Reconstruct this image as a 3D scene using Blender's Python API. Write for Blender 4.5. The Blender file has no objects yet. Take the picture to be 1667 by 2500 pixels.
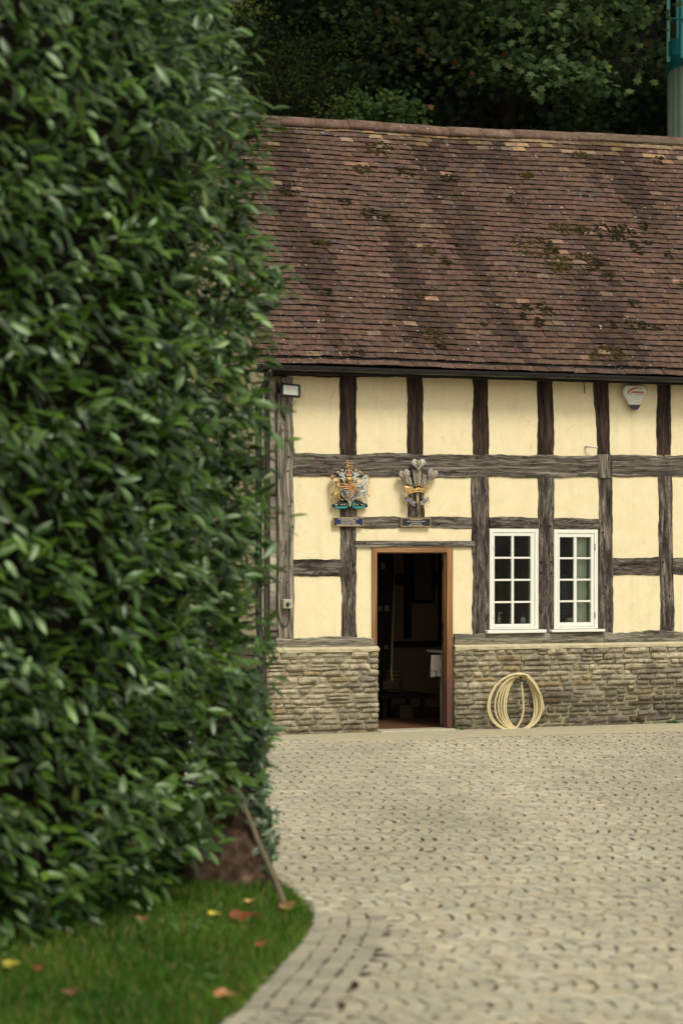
import bpy, math, random
import numpy as np
from mathutils import Vector, Matrix, noise
random.seed(11); RNG = np.random.default_rng(5)
S = bpy.context.scene; COL = S.collection
R = math.radians
# ------------------------------------------------------------------ camera, sky, sun, exposure
FPX, HX, HY, CAMZ = 5904.0, 833.5, 1350.0, 2.0
cam_d = bpy.data.cameras.new('camera'); cam = bpy.data.objects.new('camera', cam_d); COL.objects.link(cam)
cam.location = (0, 0, CAMZ); cam.rotation_euler = (R(90), 0, 0)
cam_d.sensor_fit = 'VERTICAL'; cam_d.sensor_height = 36; cam_d.lens = 85.0
cam_d.shift_y = 0.04; cam_d.clip_end = 600
cam_d.dof.use_dof = True; cam_d.dof.focus_distance = 27.2; cam_d.dof.aperture_fstop = 1.9
S.camera = cam
W = bpy.data.worlds.new('World'); S.world = W; W.use_nodes = True
wt = W.node_tree; wt.nodes.clear()
sky = wt.nodes.new('ShaderNodeTexSky'); sky.sky_type = 'NISHITA'; sky.sun_disc = False
SUN_EL, SUN_AZ = R(50), R(148)       # azimuth clockwise from +Y : sun behind the camera, to the right
sky.sun_elevation = SUN_EL; sky.sun_rotation = SUN_AZ; sky.air_density = 1.0; sky.dust_density = 3.0; sky.ozone_density = 0.6
hs = wt.nodes.new('ShaderNodeHueSaturation'); hs.inputs['Saturation'].default_value = 0.22
ml = wt.nodes.new('ShaderNodeMixRGB'); ml.blend_type = 'MULTIPLY'; ml.inputs[0].default_value = 1; ml.inputs[2].default_value = (1.0, 0.985, 0.87, 1)
bg = wt.nodes.new('ShaderNodeBackground'); bg.inputs[1].default_value = 0.112
wo = wt.nodes.new('ShaderNodeOutputWorld')
wt.links.new(sky.outputs[0], hs.inputs['Color']); wt.links.new(hs.outputs[0], ml.inputs[1]); wt.links.new(ml.outputs[0], bg.inputs[0]); wt.links.new(bg.outputs[0], wo.inputs[0])
sd = bpy.data.lights.new('sun', 'SUN'); sd.energy = 1.5; sd.angle = R(16); sd.color = (1.0, 0.945, 0.80)
sun = bpy.data.objects.new('sun', sd); COL.objects.link(sun)
sdir = Vector((math.sin(SUN_AZ)*math.cos(SUN_EL), math.cos(SUN_AZ)*math.cos(SUN_EL), math.sin(SUN_EL)))
sun.rotation_euler = sdir.to_track_quat('Z', 'Y').to_euler()
S.view_settings.view_transform = 'Standard'; S.view_settings.look = 'None'; S.view_settings.gamma = 1
S.view_settings.use_curve_mapping = False; S.view_settings.exposure = 0.44
S.render.engine = 'CYCLES'; S.cycles.max_bounces = 6

# ------------------------------------------------------------------ helpers
class MB:
    def __init__(s): s.v = []; s.f = []; s.c = []; s.uv = []; s.mi = []; s.hascol = False; s.hasuv = False; s.sm = []
    def add(s, vs, fs, col=None, uvs=None, mi=0, smooth=False):
        b = len(s.v); s.v += [tuple(p) for p in vs]; s.f += [tuple(b+i for i in f) for f in fs]
        s.mi += [mi]*len(fs); s.sm += [smooth]*len(fs)
        if col is not None: s.hascol = True
        s.c += [col if col is not None else (1, 1, 1)]*len(vs)
        if uvs is not None: s.hasuv = True; s.uv += list(uvs)
        else: s.uv += [(0, 0)]*len(vs)
    def box(s, a, b, **k):
        x0, y0, z0 = a; x1, y1, z1 = b
        vs = [(x0,y0,z0),(x1,y0,z0),(x1,y1,z0),(x0,y1,z0),(x0,y0,z1),(x1,y0,z1),(x1,y1,z1),(x0,y1,z1)]
        fs = [(0,3,2,1),(4,5,6,7),(0,1,5,4),(1,2,6,5),(2,3,7,6),(3,0,4,7)]
        s.add(vs, fs, **k)
    def bbox(s, a, b, r=.004, **k):          # chamfered box
        x0, y0, z0 = a; x1, y1, z1 = b; vs = []; idx = {}
        def V(p):
            if p not in idx: idx[p] = len(vs); vs.append(p)
            return idx[p]
        fs = []; lo = (x0,y0,z0); hi = (x1,y1,z1)
        def P(sg, ax):
            return V(tuple((hi[i] if sg[i] > 0 else lo[i]) - (0 if i == ax else r*sg[i]) for i in range(3)))
        for ax in range(3):
            o = [i for i in range(3) if i != ax]
            for sg in (-1, 1):
                q = []
                for a_, b_ in ((-1,-1),(1,-1),(1,1),(-1,1)):
                    t = [0]*3; t[ax] = sg; t[o[0]] = a_; t[o[1]] = b_; q.append(P(tuple(t), ax))
                if (sg > 0) != (ax != 1): q.reverse()
                fs.append(tuple(q))
        for ax in range(3):
            o = [i for i in range(3) if i != ax]
            for a_ in (-1, 1):
                for b_ in (-1, 1):
                    t0 = [0]*3; t0[ax] = -1; t0[o[0]] = a_; t0[o[1]] = b_; t1 = list(t0); t1[ax] = 1
                    fs.append((P(tuple(t0), o[0]), P(tuple(t1), o[0]), P(tuple(t1), o[1]), P(tuple(t0), o[1])))
        for a_ in (-1, 1):
            for b_ in (-1, 1):
                for c_ in (-1, 1): fs.append((P((a_,b_,c_),0), P((a_,b_,c_),1), P((a_,b_,c_),2)))
        s.add(vs, fs, **k)
    def tube(s, pts, r, n=8, caps=True, **k):
        pts = [Vector(p) for p in pts]; m = len(pts)
        rr = r if isinstance(r, (list, tuple)) else [r]*m
        vs = []; fs = []; prev = None
        for i, p in enumerate(pts):
            t = (pts[min(i+1, m-1)] - pts[max(i-1, 0)])
            t = t.normalized() if t.length > 1e-9 else Vector((0,0,1))
            if prev is None:
                a = t.cross(Vector((0,0,1)));  a = a if a.length > .1 else t.cross(Vector((0,1,0)))
            else: a = prev - t*prev.dot(t)
            a.normalize(); prev = a; b = t.cross(a)
            for j in range(n):
                th = 2*math.pi*j/n; vs.append(p + (a*math.cos(th) + b*math.sin(th))*rr[i])
        for i in range(m-1):
            for j in range(n): fs.append((i*n+j, i*n+(j+1)%n, (i+1)*n+(j+1)%n, (i+1)*n+j))
        if caps: fs.append(tuple(range(n-1, -1, -1))); fs.append(tuple((m-1)*n+j for j in range(n)))
        k.setdefault('smooth', True); s.add(vs, fs, **k)
    def blob(s, c, r, rx=1, ry=1, rz=1, n=7, m=5, jit=0, **k):
        vs = []; fs = []
        for i in range(m+1):
            ph = math.pi*i/m
            for j in range(n):
                th = 2*math.pi*j/n; q = r*(1+random.uniform(-jit, jit))
                vs.append((c[0]+q*rx*math.sin(ph)*math.cos(th), c[1]+q*ry*math.sin(ph)*math.sin(th), c[2]+q*rz*math.cos(ph)))
        for i in range(m):
            for j in range(n): fs.append((i*n+j, (i+1)*n+j, (i+1)*n+(j+1)%n, i*n+(j+1)%n))
        k.setdefault('smooth', True); s.add(vs, fs, **k)
    def mesh(s, name, mats):
        me = bpy.data.meshes.new(name); me.from_pydata(s.v, [], s.f)
        for m in (mats if isinstance(mats, (list, tuple)) else [mats]): me.materials.append(m)
        me.polygons.foreach_set('material_index', s.mi); me.polygons.foreach_set('use_smooth', s.sm)
        if s.hascol:
            a = me.color_attributes.new('Col', 'FLOAT_COLOR', 'POINT')
            a.data.foreach_set('color', np.array([(c[0], c[1], c[2], 1) for c in s.c], dtype=np.float32).ravel())
        if s.hasuv:
            li = np.empty(len(me.loops), dtype=np.int32); me.loops.foreach_get('vertex_index', li)
            u = me.uv_layers.new(name='UVMap'); u.data.foreach_set('uv', np.array(s.uv, dtype=np.float32)[li].ravel())
        me.update(); return me
def obj(name, data, parent=None, kind=None, label=None, cat=None, group=None, loc=None, rot=None):
    o = bpy.data.objects.new(name, data); COL.objects.link(o)
    if parent: o.parent = parent
    if kind: o['kind'] = kind
    if label: o['label'] = label
    if cat: o['category'] = cat
    if group: o['group'] = group
    if loc is not None: o.location = loc
    if rot is not None: o.rotation_euler = rot
    return o
# facade frame: x = s along the wall, y = b behind the wall face, z up
ANG = R(22); CA, SA = math.cos(ANG), math.sin(ANG); CX, CY = -0.846, 26.5
def loc2world(p): return Vector((CX + p[0]*CA - p[1]*SA, CY + p[0]*SA + p[1]*CA, p[2]))
def L(px, py, b=0.0):                       # point on the plane b metres behind the wall face
    t = (px-HX)/FPX; s = (t*(CY+b*CA) - CX + b*SA)/(CA - t*SA); d = CY + s*SA + b*CA
    return (s, b, CAMZ + (HY-py)/FPX*d)
def Gd(px, py):                             # point on the ground
    d = FPX*CAMZ/(py-HY); return ((px-HX)/FPX*d, d)
BASE = {}
def fthing(name, label, cat, base, group=None):
    o = obj(name, None, label=label, cat=cat, group=group, loc=loc2world(base), rot=(0,0,ANG)); BASE[o.name] = base; return o
def fpart(name, mb, mats, parent, label=None, kind=None, root=None):
    """mesh in facade coordinates, parent = thing root or part"""
    r = root or parent; b = BASE[r.name]
    mb.v = [(x-b[0], y-b[1], z-b[2]) for x, y, z in mb.v]
    o = obj(name, mb.mesh(name, mats), parent, kind=kind, label=label); BASE[o.name] = b; return o
def fmesh(name, mb, mats, label, cat, base, group=None):
    mb.v = [(x-base[0], y-base[1], z-base[2]) for x, y, z in mb.v]
    return obj(name, mb.mesh(name, mats), label=label, cat=cat, group=group, loc=loc2world(base), rot=(0,0,ANG))
def N3(x, y, z): return noise.noise(Vector((x, y, z)))

# ------------------------------------------------------------------ materials
class NT:
    def __init__(s, name, rough=.8, spec=.3, metal=0):
        s.m = bpy.data.materials.new(name); s.m.use_nodes = True; s.t = s.m.node_tree; s.b = s.t.nodes['Principled BSDF']
        s.b.inputs['Roughness'].default_value = rough; s.b.inputs['Specular IOR Level'].default_value = spec; s.b.inputs['Metallic'].default_value = metal
        s.co = s.n('ShaderNodeTexCoord')
    def n(s, ty, **k):
        x = s.t.nodes.new(ty)
        for a, v in k.items(): setattr(x, a, v)
        return x
    def set(s, sock, v):
        if isinstance(v, bpy.types.NodeSocket): s.t.links.new(v, sock)
        elif isinstance(v, (tuple, list)) and len(v) == 3 and sock.type == 'RGBA': sock.default_value = (*v, 1)
        else: sock.default_value = v
    def coord(s, scale=(1,1,1), kind='Object', rot=(0,0,0)):
        mp = s.n('ShaderNodeMapping'); s.set(mp.inputs[0], s.co.outputs[kind]); mp.inputs['Scale'].default_value = scale; mp.inputs['Rotation'].default_value = rot; return mp.outputs[0]
    def geo(s, scale=(1,1,1)):
        g = s.n('ShaderNodeNewGeometry'); mp = s.n('ShaderNodeMapping'); s.set(mp.inputs[0], g.outputs['Position']); mp.inputs['Scale'].default_value = scale; return mp.outputs[0]
    def noise(s, vec, scale=5, detail=4, rough=.6, dist=0):
        x = s.n('ShaderNodeTexNoise'); s.set(x.inputs['Vector'], vec); x.inputs['Scale'].default_value = scale; x.inputs['Detail'].default_value = detail
        x.inputs['Roughness'].default_value = rough; x.inputs['Distortion'].default_value = dist; return x.outputs[0]
    def ramp(s, f, stops, interp='LINEAR'):
        x = s.n('ShaderNodeValToRGB'); s.set(x.inputs[0], f); x.color_ramp.interpolation = interp; e = x.color_ramp.elements
        while len(e) < len(stops): e.new(.5)
        for i, (p, c) in enumerate(stops):
            e[i].position = p; e[i].color = (*c, 1) if isinstance(c, (tuple, list)) else (c, c, c, 1)
        return x.outputs[0]
    def mix(s, f, a, b, mode='MIX'):
        x = s.n('ShaderNodeMixRGB', blend_type=mode); s.set(x.inputs[0], f); s.set(x.inputs[1], a); s.set(x.inputs[2], b); return x.outputs[0]
    def math(s, op, a, b=0.0):
        x = s.n('ShaderNodeMath', operation=op); s.set(x.inputs[0], a); s.set(x.inputs[1], b); return x.outputs[0]
    def attr(s, name='Col'):
        x = s.n('ShaderNodeAttribute', attribute_name=name); return x.outputs['Color']
    def col(s, v): s.set(s.b.inputs['Base Color'], v)
    def bump(s, h, st=.3, dist=.01):
        x = s.n('ShaderNodeBump'); s.set(x.inputs['Height'], h); x.inputs['Strength'].default_value = st; x.inputs['Distance'].default_value = dist
        s.t.links.new(x.outputs[0], s.b.inputs['Normal'])
MC = {}
def plain(name, c, rough=.6, spec=.3, metal=0, var=.12, sc=30, bump=0.0):
    if name in MC: return MC[name]
    t = NT(name, rough, spec, metal); nz = t.noise(t.coord(), sc, 4)
    t.col(t.mix(nz, tuple(x*(1-var) for x in c), tuple(min(1, x*(1+var)) for x in c)))
    if bump: t.bump(nz, bump, .005)
    MC[name] = t.m; return t.m

def wood_mat(name, lo, mid, hi, su=1.6, sv=34, stain=(.4, .75), staincol=(.03,.022,.017), crack=.9, bump=.9):
    t = NT(name, .85, .2)
    g = t.noise(t.coord((su, sv, 1), 'UV'), 1.0, 6, .65, .6)
    c = t.ramp(g, [(.34, lo), (.5, mid), (.66, hi)])
    f = t.noise(t.coord((su*5, sv*3.2, 1), 'UV'), 1.0, 3, .7)
    c = t.mix(.75, c, t.ramp(f, [(.32, .28), (.52, 1.0), (.68, 1.45)]), 'MULTIPLY')
    ck = t.noise(t.coord((su*.55, sv*.62, 1), 'UV'), 1.0, 3, .55, 1.2)
    ckr = t.ramp(ck, [(.485, 0), (.5, 1), (.515, 0)])
    c = t.mix(t.math('MULTIPLY', ckr, crack), c, (.012, .009, .008))
    st = t.noise(t.coord((.9, 3.5, 1), 'UV'), 2.2, 4, .6)
    c = t.mix(t.ramp(st, [(stain[0], 0), (stain[1], .85)]), c, staincol)
    ho = t.n('ShaderNodeTexVoronoi'); t.set(ho.inputs['Vector'], t.coord((9, 14, 1), 'UV')); ho.inputs['Scale'].default_value = 1
    c = t.mix(t.ramp(ho.outputs['Distance'], [(.06, .9), (.12, 0)]), c, (.008,.006,.005))
    t.col(c); h = t.math('SUBTRACT', g, t.math('MULTIPLY', ckr, 1.2)); t.bump(t.math('ADD', h, t.math('MULTIPLY', f, .5)), bump, .012); return t.m
M_WGREY = wood_mat('weathered_grey_oak', (.03,.024,.02), (.15,.125,.105), (.34,.295,.245), stain=(.5, .85))
M_WDARK = wood_mat('dark_brown_oak', (.018,.012,.009), (.052,.032,.023), (.12,.082,.062), stain=(.42,.66), staincol=(.014,.009,.007))
M_WMID = wood_mat('brown_grey_oak', (.03,.022,.018), (.125,.10,.083), (.31,.27,.225), su=3.2, sv=28, stain=(.45,.66), staincol=(.024,.016,.013))
M_WSILL = wood_mat('pale_grey_oak', (.10,.088,.068), (.25,.225,.17), (.38,.35,.27), stain=(.52,.85), staincol=(.07,.06,.05), crack=.6)
M_WCORNER = wood_mat('silver_cracked_oak', (.05,.04,.034), (.22,.19,.15), (.40,.36,.29), su=.9, sv=26, stain=(.55,.85), crack=1.0, bump=1.0)
def frame_mat():
    t = NT('varnished_door_frame_wood', .5, .35)
    g = t.noise(t.coord((1.2, 60, 1), 'UV'), 1, 4, .6, .4)
    c = t.ramp(g, [(.3, (.15,.07,.028)), (.6, (.35,.185,.075))])
    z = t.n('ShaderNodeSeparateXYZ'); t.set(z.inputs[0], t.geo())
    w = t.math('ADD', z.outputs[2], t.math('MULTIPLY', t.noise(t.geo((6,6,2)), 1, 3), .9))
    c = t.mix(t.ramp(t.math('MULTIPLY', w, .4), [(.35, 1), (.72, 0)]), c, t.ramp(g, [(.3, (.05,.022,.017)), (.65, (.13,.058,.038))]))
    t.col(c); t.bump(g, .3, .004); return t.m
M_FRAME = frame_mat()
def plaster_mat():
    t = NT('cream_limewash_plaster', .92, .15)
    p = t.geo(); a = t.noise(p, 1.1, 4, .55); b = t.noise(p, 60, 3, .6); d = t.noise(p, 7, 5, .7)
    c = t.mix(a, (.79,.68,.445), (.84,.735,.49))
    c = t.mix(t.ramp(d, [(.35, .22), (.6, 0)]), c, (.66,.50,.27))
    z = t.n('ShaderNodeSeparateXYZ'); t.set(z.inputs[0], p)
    dirt = t.math('MULTIPLY', t.ramp(t.math('MULTIPLY', z.outputs[2], .25), [(.93, 0), (1.0, .55)]), t.noise(t.geo((3,3,.6)), 1.5, 4))
    c = t.mix(dirt, c, (.33,.22,.10))
    sp = t.noise(p, 26, 2, .5); c = t.mix(t.ramp(sp, [(.73, 0), (.78, .6)]), c, (.35,.25,.13))
    rs = t.noise(t.geo((9,9,.7)), 1.0, 4, .65); c = t.mix(t.ramp(rs, [(.52, 0), (.72, .30)]), c, (.60,.49,.30))
    ck = t.noise(t.geo((1.3,1.3,1.3)), 1.0, 3, .7, 1.5); c = t.mix(t.math('MULTIPLY', t.ramp(ck, [(.497, 0), (.5, 1), (.503, 0)]), .30), c, (.42,.32,.19))
    t.col(c); t.bump(t.math('ADD', t.math('MULTIPLY', b, .35), d), .22, .008); return t.m
M_PLASTER = plaster_mat()
def stone_mat():
    t = NT('limestone_rubble', .95, .12); p = t.geo()
    c = t.attr(); a = t.noise(p, 22, 5, .7); b = t.noise(p, 75, 3, .6); d = t.noise(p, 6, 4, .65)
    c = t.mix(.9, c, t.ramp(a, [(.3, .55), (.5, .97), (.7, 1.35)]), 'MULTIPLY')
    c = t.mix(t.ramp(d, [(.47, 0), (.66, .66)]), c, (.07,.052,.035))
    c = t.mix(t.ramp(b, [(.62, 0), (.72, .65)]), c, (.50,.46,.33))
    c = t.mix(t.ramp(b, [(.3, .8), (.4, 0)]), c, (.035,.028,.02))
    t.col(c); t.bump(t.math('ADD', a, t.math('MULTIPLY', b, .5)), .9, .02); return t.m
M_STONE = stone_mat()
M_MORTAR = plain('lime_mortar', (.26,.235,.16), .95, .1, var=.45, sc=18, bump=.6)
M_CAP = plain('sandy_mortar_cap', (.48,.42,.28), .95, .1, var=.3, sc=14, bump=.5)
def tile_mat():
    t = NT('clay_roof_tile', .88, .2); p = t.geo()
    c = t.attr(); a = t.noise(p, 14, 4, .65); b = t.noise(p, 34, 3, .6); d = t.noise(p, 1.6, 5, .7)
    c = t.mix(.8, c, t.ramp(a, [(.3, .5), (.52, 1.0), (.72, 1.5)]), 'MULTIPLY')
    lich = t.math('MULTIPLY', t.ramp(b, [(.64, 0), (.70, 1)]), t.ramp(d, [(.5, .12), (.62, 1)]))
    c = t.mix(lich, c, (.42,.38,.29))
    sp = t.noise(p, 21, 2, .5); c = t.mix(t.ramp(sp, [(.715, 0), (.735, .8)]), c, (.5,.46,.37))
    sp2 = t.noise(t.geo((1,1,1.02)), 17.3, 2, .6); c = t.mix(t.ramp(sp2, [(.27, .9), (.31, 0)]), c, (.014,.011,.008))
    t.col(c); t.bump(t.math('ADD', a, b), .5, .006); return t.m
M_TILE = tile_mat()
def moss_mat():
    t = NT('roof_moss', 1, .05); p = t.geo(); a = t.noise(p, 40, 4, .7)
    t.col(t.mix(1, t.attr(), t.ramp(a, [(.3, .35), (.7, 1.6)]), 'MULTIPLY')); t.bump(a, 1, .03); return t.m
M_MOSS = moss_mat()
M_BLACK = plain('black_plastic', (.012,.012,.013), .38, .45)
M_PAINT = plain('white_gloss_paint', (.78,.77,.70), .42, .4, var=.03)
M_SEAM = plain('dark_paint_seam', (.12,.11,.09), .8)
def glass_mat():
    m = bpy.data.materials.new('window_glass'); m.use_nodes = True; t = m.node_tree; t.nodes.clear()
    o = t.nodes.new('ShaderNodeOutputMaterial'); mx = t.nodes.new('ShaderNodeMixShader'); tr = t.nodes.new('ShaderNodeBsdfTransparent'); gl = t.nodes.new('ShaderNodeBsdfGlossy')
    tr.inputs[0].default_value = (.86,.90,.86,1); gl.inputs['Roughness'].default_value = .02; fr = t.nodes.new('ShaderNodeFresnel'); fr.inputs[0].default_value = 1.45
    t.links.new(fr.outputs[0], mx.inputs[0]); t.links.new(tr.outputs[0], mx.inputs[1]); t.links.new(gl.outputs[0], mx.inputs[2]); t.links.new(mx.outputs[0], o.inputs[0]); return m
M_GLASS = glass_mat()
def leaf_mat(name, rough=.34, spec=.5, trans=.18, vein=True):
    t = NT(name, rough, spec); c = t.attr(); nz = t.noise(t.geo(), 25, 3)
    cc = t.mix(.5, c, t.ramp(nz, [(.3, .7), (.7, 1.3)]), 'MULTIPLY'); t.col(cc)
    tr = t.n('ShaderNodeBsdfTranslucent'); t.set(tr.inputs[0], t.mix(1, cc, (1.3, 1.7, .5), 'MULTIPLY'))
    mx = t.n('ShaderNodeMixShader'); mx.inputs[0].default_value = trans
    o = t.t.nodes['Material Output']; t.t.links.new(t.b.outputs[0], mx.inputs[1]); t.t.links.new(tr.outputs[0], mx.inputs[2]); t.t.links.new(mx.outputs[0], o.inputs[0]); return t.m
M_LAUREL = leaf_mat('laurel_leaf', .40, .78, .10); M_LAUREL.node_tree.nodes['Principled BSDF'].inputs['Specular Tint'].default_value = (.80,1,.74,1)
M_SYC = leaf_mat('sycamore_leaf', .7, .06, .10)
M_GRASSB = leaf_mat('grass_blade', .6, .2, .25)
def sett_mat():
    t = NT('beige_granite_sett', .85, .25); p = t.geo(); a = t.noise(p, 30, 4, .65); d = t.noise(t.geo((.35,.12,1)), 1.3, 4, .6)
    c = t.mix(.7, t.attr(), t.ramp(a, [(.3, .72), (.7, 1.22)]), 'MULTIPLY')
    c = t.mix(t.ramp(d, [(.42, 0), (.62, .5)]), c, (.24,.22,.165)); e_ = t.noise(t.geo((1,.7,1)), 17, 3, .6); c = t.mix(t.ramp(e_, [(.6, 0), (.7, .6)]), c, (.15,.13,.10)); t.col(c); t.bump(a, .4, .006); return t.m
M_SETT = sett_mat()
def bed_mat():
    t = NT('sett_joint_sand', .95, .1); p = t.geo(); a = t.noise(p, 9, 2, .5); d = t.noise(t.geo((.5,.15,1)), 1.1, 3)
    k = t.math('ADD', a, t.math('MULTIPLY', d, .35))
    t.col(t.ramp(k, [(.585, (.42,.385,.28)), (.66, (.03,.024,.018))])); return t.m
M_BED = bed_mat()
M_CONC = plain('worn_concrete', (.42,.38,.27), .95, .1, var=.25, sc=6, bump=.3)

# ------------------------------------------------------------------ the ground
g = MB(); n = 24
g.add([(-300,-150,-.035),(300,-150,-.035),(300,500,-.035),(-300,500,-.035)], [(0,1,2,3)])
obj('ground', g.mesh('ground', plain('beige_yard_ground', (.38,.35,.26), .95, .1, var=.3, sc=4)), kind='structure')
# lawn outline (edge against the paving), from the near left, round the tip, to behind the hedge
EDGE = [(-1.75, 6.6), (-1.05, 8.6), Gd(520,2500), Gd(600,2430), Gd(660,2370), Gd(722,2300), Gd(750,2245), Gd(728,2212), Gd(700,2185), (-.46,14.7), (-.52,15.6), (-.75,17.2), (-1.5,18.6), (-3.2,19.4)]
def catmull(P, m=8):
    o = []
    for i in range(len(P)-1):
        p0 = P[max(i-1,0)]; p1 = P[i]; p2 = P[i+1]; p3 = P[min(i+2,len(P)-1)]
        for k in range(m):
            t = k/m
            o.append(tuple(.5*((2*p1[a]) + (-p0[a]+p2[a])*t + (2*p0[a]-5*p1[a]+4*p2[a]-p3[a])*t*t + (-p0[a]+3*p1[a]-3*p2[a]+p3[a])*t**3) for a in range(len(p1))))
    o.append(tuple(P[-1])); return o
EC = catmull(EDGE, 10); ECN = np.array(EC)
LAWN = np.array(EC + [(-9, 19.4), (-9, 6.6)])
def inpoly(x, y, P=LAWN):
    r = False; j = len(P)-1
    for i in range(len(P)):
        if (P[i][1] > y) != (P[j][1] > y) and x < (P[j][0]-P[i][0])*(y-P[i][1])/(P[j][1]-P[i][1])+P[i][0]: r = not r
        j = i
    return r
SEG0 = ECN[:-1]; SEG1 = ECN[1:]; SD = SEG1-SEG0; SL = (SD**2).sum(1)
def edist(x, y):
    p = np.array((x, y)); t = np.clip(((p-SEG0)*SD).sum(1)/SL, 0, 1); q = SEG0+SD*t[:,None]; return math.sqrt(((q-p)**2).sum(1).min())
# apron edge line against the building (setts stop there)
AP = [Gd(300,1795), Gd(640,1801), Gd(820,1808), Gd(960,1806), Gd(1290,1795), Gd(1667,1786), (5.6, 27.4), (8.5, 28.4)]
def apy(x):
    for i in range(len(AP)-1):
        if AP[i][0] <= x <= AP[i+1][0]: return AP[i][1]+(AP[i+1][1]-AP[i][1])*(x-AP[i][0])/(AP[i+1][0]-AP[i][0])
    return AP[0][1] if x < AP[0][0] else AP[-1][1]
def gz(x, y): return .012*N3(x*.35, y*.2, 1.3)                     # gentle unevenness of the yard
# bedding sheet
bd = MB(); vs = []; fs = []; NX, NY = 60, 110
for j in range(NY+1):
    for i in range(NX+1):
        x = -5+13*i/NX; y = 6+23*j/NY; vs.append((x, y, gz(x, y)-.0040))
for j in range(NY):
    for i in range(NX): fs.append((j*(NX+1)+i, j*(NX+1)+i+1, (j+1)*(NX+1)+i+1, (j+1)*(NX+1)+i))
bd.add(vs, fs); yard = obj('courtyard_paving', bd.mesh('courtyard_paving', M_BED), kind='structure')
def sett_geo(mb, c, ax, ay, hx, hy, col):
    # chamfered, slightly tilted block, c centre, ax/ay unit axes
    vs = []; tx, ty = random.gauss(0,.010), random.gauss(0,.010); z0 = gz(*c)+random.gauss(0,.0010)
    jx = [random.uniform(-.008,.008) for _ in range(8)]
    for k, (a, b) in enumerate(((-1,-1),(1,-1),(1,1),(-1,1))):
        dx = a*hx+jx[k]; dy = b*hy+jx[k+4]; vs.append((c[0]+ax[0]*dx+ay[0]*dy, c[1]+ax[1]*dx+ay[1]*dy, z0-.016))
    for k, (a, b) in enumerate(((-1,-1),(1,-1),(1,1),(-1,1))):
        dx = a*(hx-.005)+jx[k]; dy = b*(hy-.005)+jx[k+4]; vs.append((c[0]+ax[0]*dx+ay[0]*dy, c[1]+ax[1]*dx+ay[1]*dy, z0+tx*dx+ty*dy-.001))
    vs.append((c[0], c[1], z0+.0006))
    mb.add(vs, [(0,1,5,4),(1,2,6,5),(2,3,7,6),(3,0,4,7),(4,5,8),(5,6,8),(6,7,8),(7,4,8)], col=col, smooth=False)
def scol(v=.11):
    k = 1+random.gauss(0, v); w = random.uniform(-.02,.02); return (.475*k+w, .432*k, .32*k-w)
setts = []; BW = .52; Rr = .40; P_ = .092
def visible(x, y, m=.7): return abs(x) < .1412*y+m and 8.9 < y < 27.3
nb = int(20/BW)+2
for kb in range(nb):
    yc = 8.6+kb*BW+random.uniform(-.015,.015)
    nx = 0; x0 = -6+random.uniform(0,.1)
    while x0 < 6.5:
        half = BW/2; a1 = math.asin(half/Rr); nseg = 6
        for q in range(nseg):
            th = -a1+2*a1*(q+.5)/nseg; x = x0+Rr*math.cos(th)-Rr*.8; y = yc+Rr*math.sin(th)
            if not visible(x, y) or y > apy(x)-.03: continue
            d = edist(x, y) if x < 1.2 and y < 18 else 9
            if d < (.455 if y < 13.4 else .05) or inpoly(x, y): continue
            L_ = Rr*2*a1/nseg; wx = P_*math.cos(th); dn = N3(x*1.1, y*.45, 5)+.25*N3(x*6, y*5, 1)
            gapx = random.choice((.98,.96,.95,.80)) if dn > .12 else random.choice((.985,.975,.96,.95,.93,.95,.96,.84)); gapy = random.choice((.98,.97,.84)) if dn > .2 else random.choice((.985,.97,.95,.97,.9))
            setts.append(((x, y), (math.cos(th), math.sin(th)), (-math.sin(th), math.cos(th)), max(.03, P_/2*gapx), L_/2*gapy))
        x0 += P_/ (1.0)
setts.sort(key=lambda s: s[0][1])
MBS = MB()
near = [s for s in setts if s[0][1] < 11.6 and abs(s[0][0]) < .1412*s[0][1]+.15]; near = near[:300]; nearset = set(id(s) for s in near)
for s in setts:
    m = MB() if id(s) in nearset else MBS
    if m is not MBS:
        sett_geo(m, *s, scol()); obj('paving_sett', m.mesh('paving_sett', M_SETT), yard)
    else: sett_geo(MBS, *s, scol())
obj('paving_setts', MBS.mesh('paving_setts', M_SETT), yard, kind='stuff')
# border blocks along the lawn
cum = [0]
for i in range(1, len(EC)): cum.append(cum[-1]+math.dist(EC[i-1], EC[i]))
def along(t):
    for i in range(1, len(EC)):
        if cum[i] >= t:
            f = (t-cum[i-1])/(cum[i]-cum[i-1]); p = [EC[i-1][a]+(EC[i][a]-EC[i-1][a])*f for a in (0,1)]
            d = Vector((EC[i][0]-EC[i-1][0], EC[i][1]-EC[i-1][1])).normalized(); return p, d
    return EC[-1], Vector((0,1))
for row, w in ((0, .103), (1, .103), (2, .103), (3, .103)):
    off = .02+.052+row*.104; t = 1.9+row*.07
    while t < cum[-1]-1.5:
        ln = random.uniform(.11,.16); p, d = along(t+ln/2); nrm = Vector((d.y, -d.x)); c = (p[0]+nrm.x*off, p[1]+nrm.y*off)
        if not inpoly(*c) and 8.9 < c[1] < 13.5 and edist(*c) > off-.03:
            m = MB(); k = random.uniform(.8,1.1); sett_geo(m, c, (d.x, d.y), (nrm.x, nrm.y), ln/2-.003, w/2-.0015, (.42*k,.385*k,.30*k)); obj('border_block', m.mesh('border_block', M_SETT), yard)
        t += ln
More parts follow.
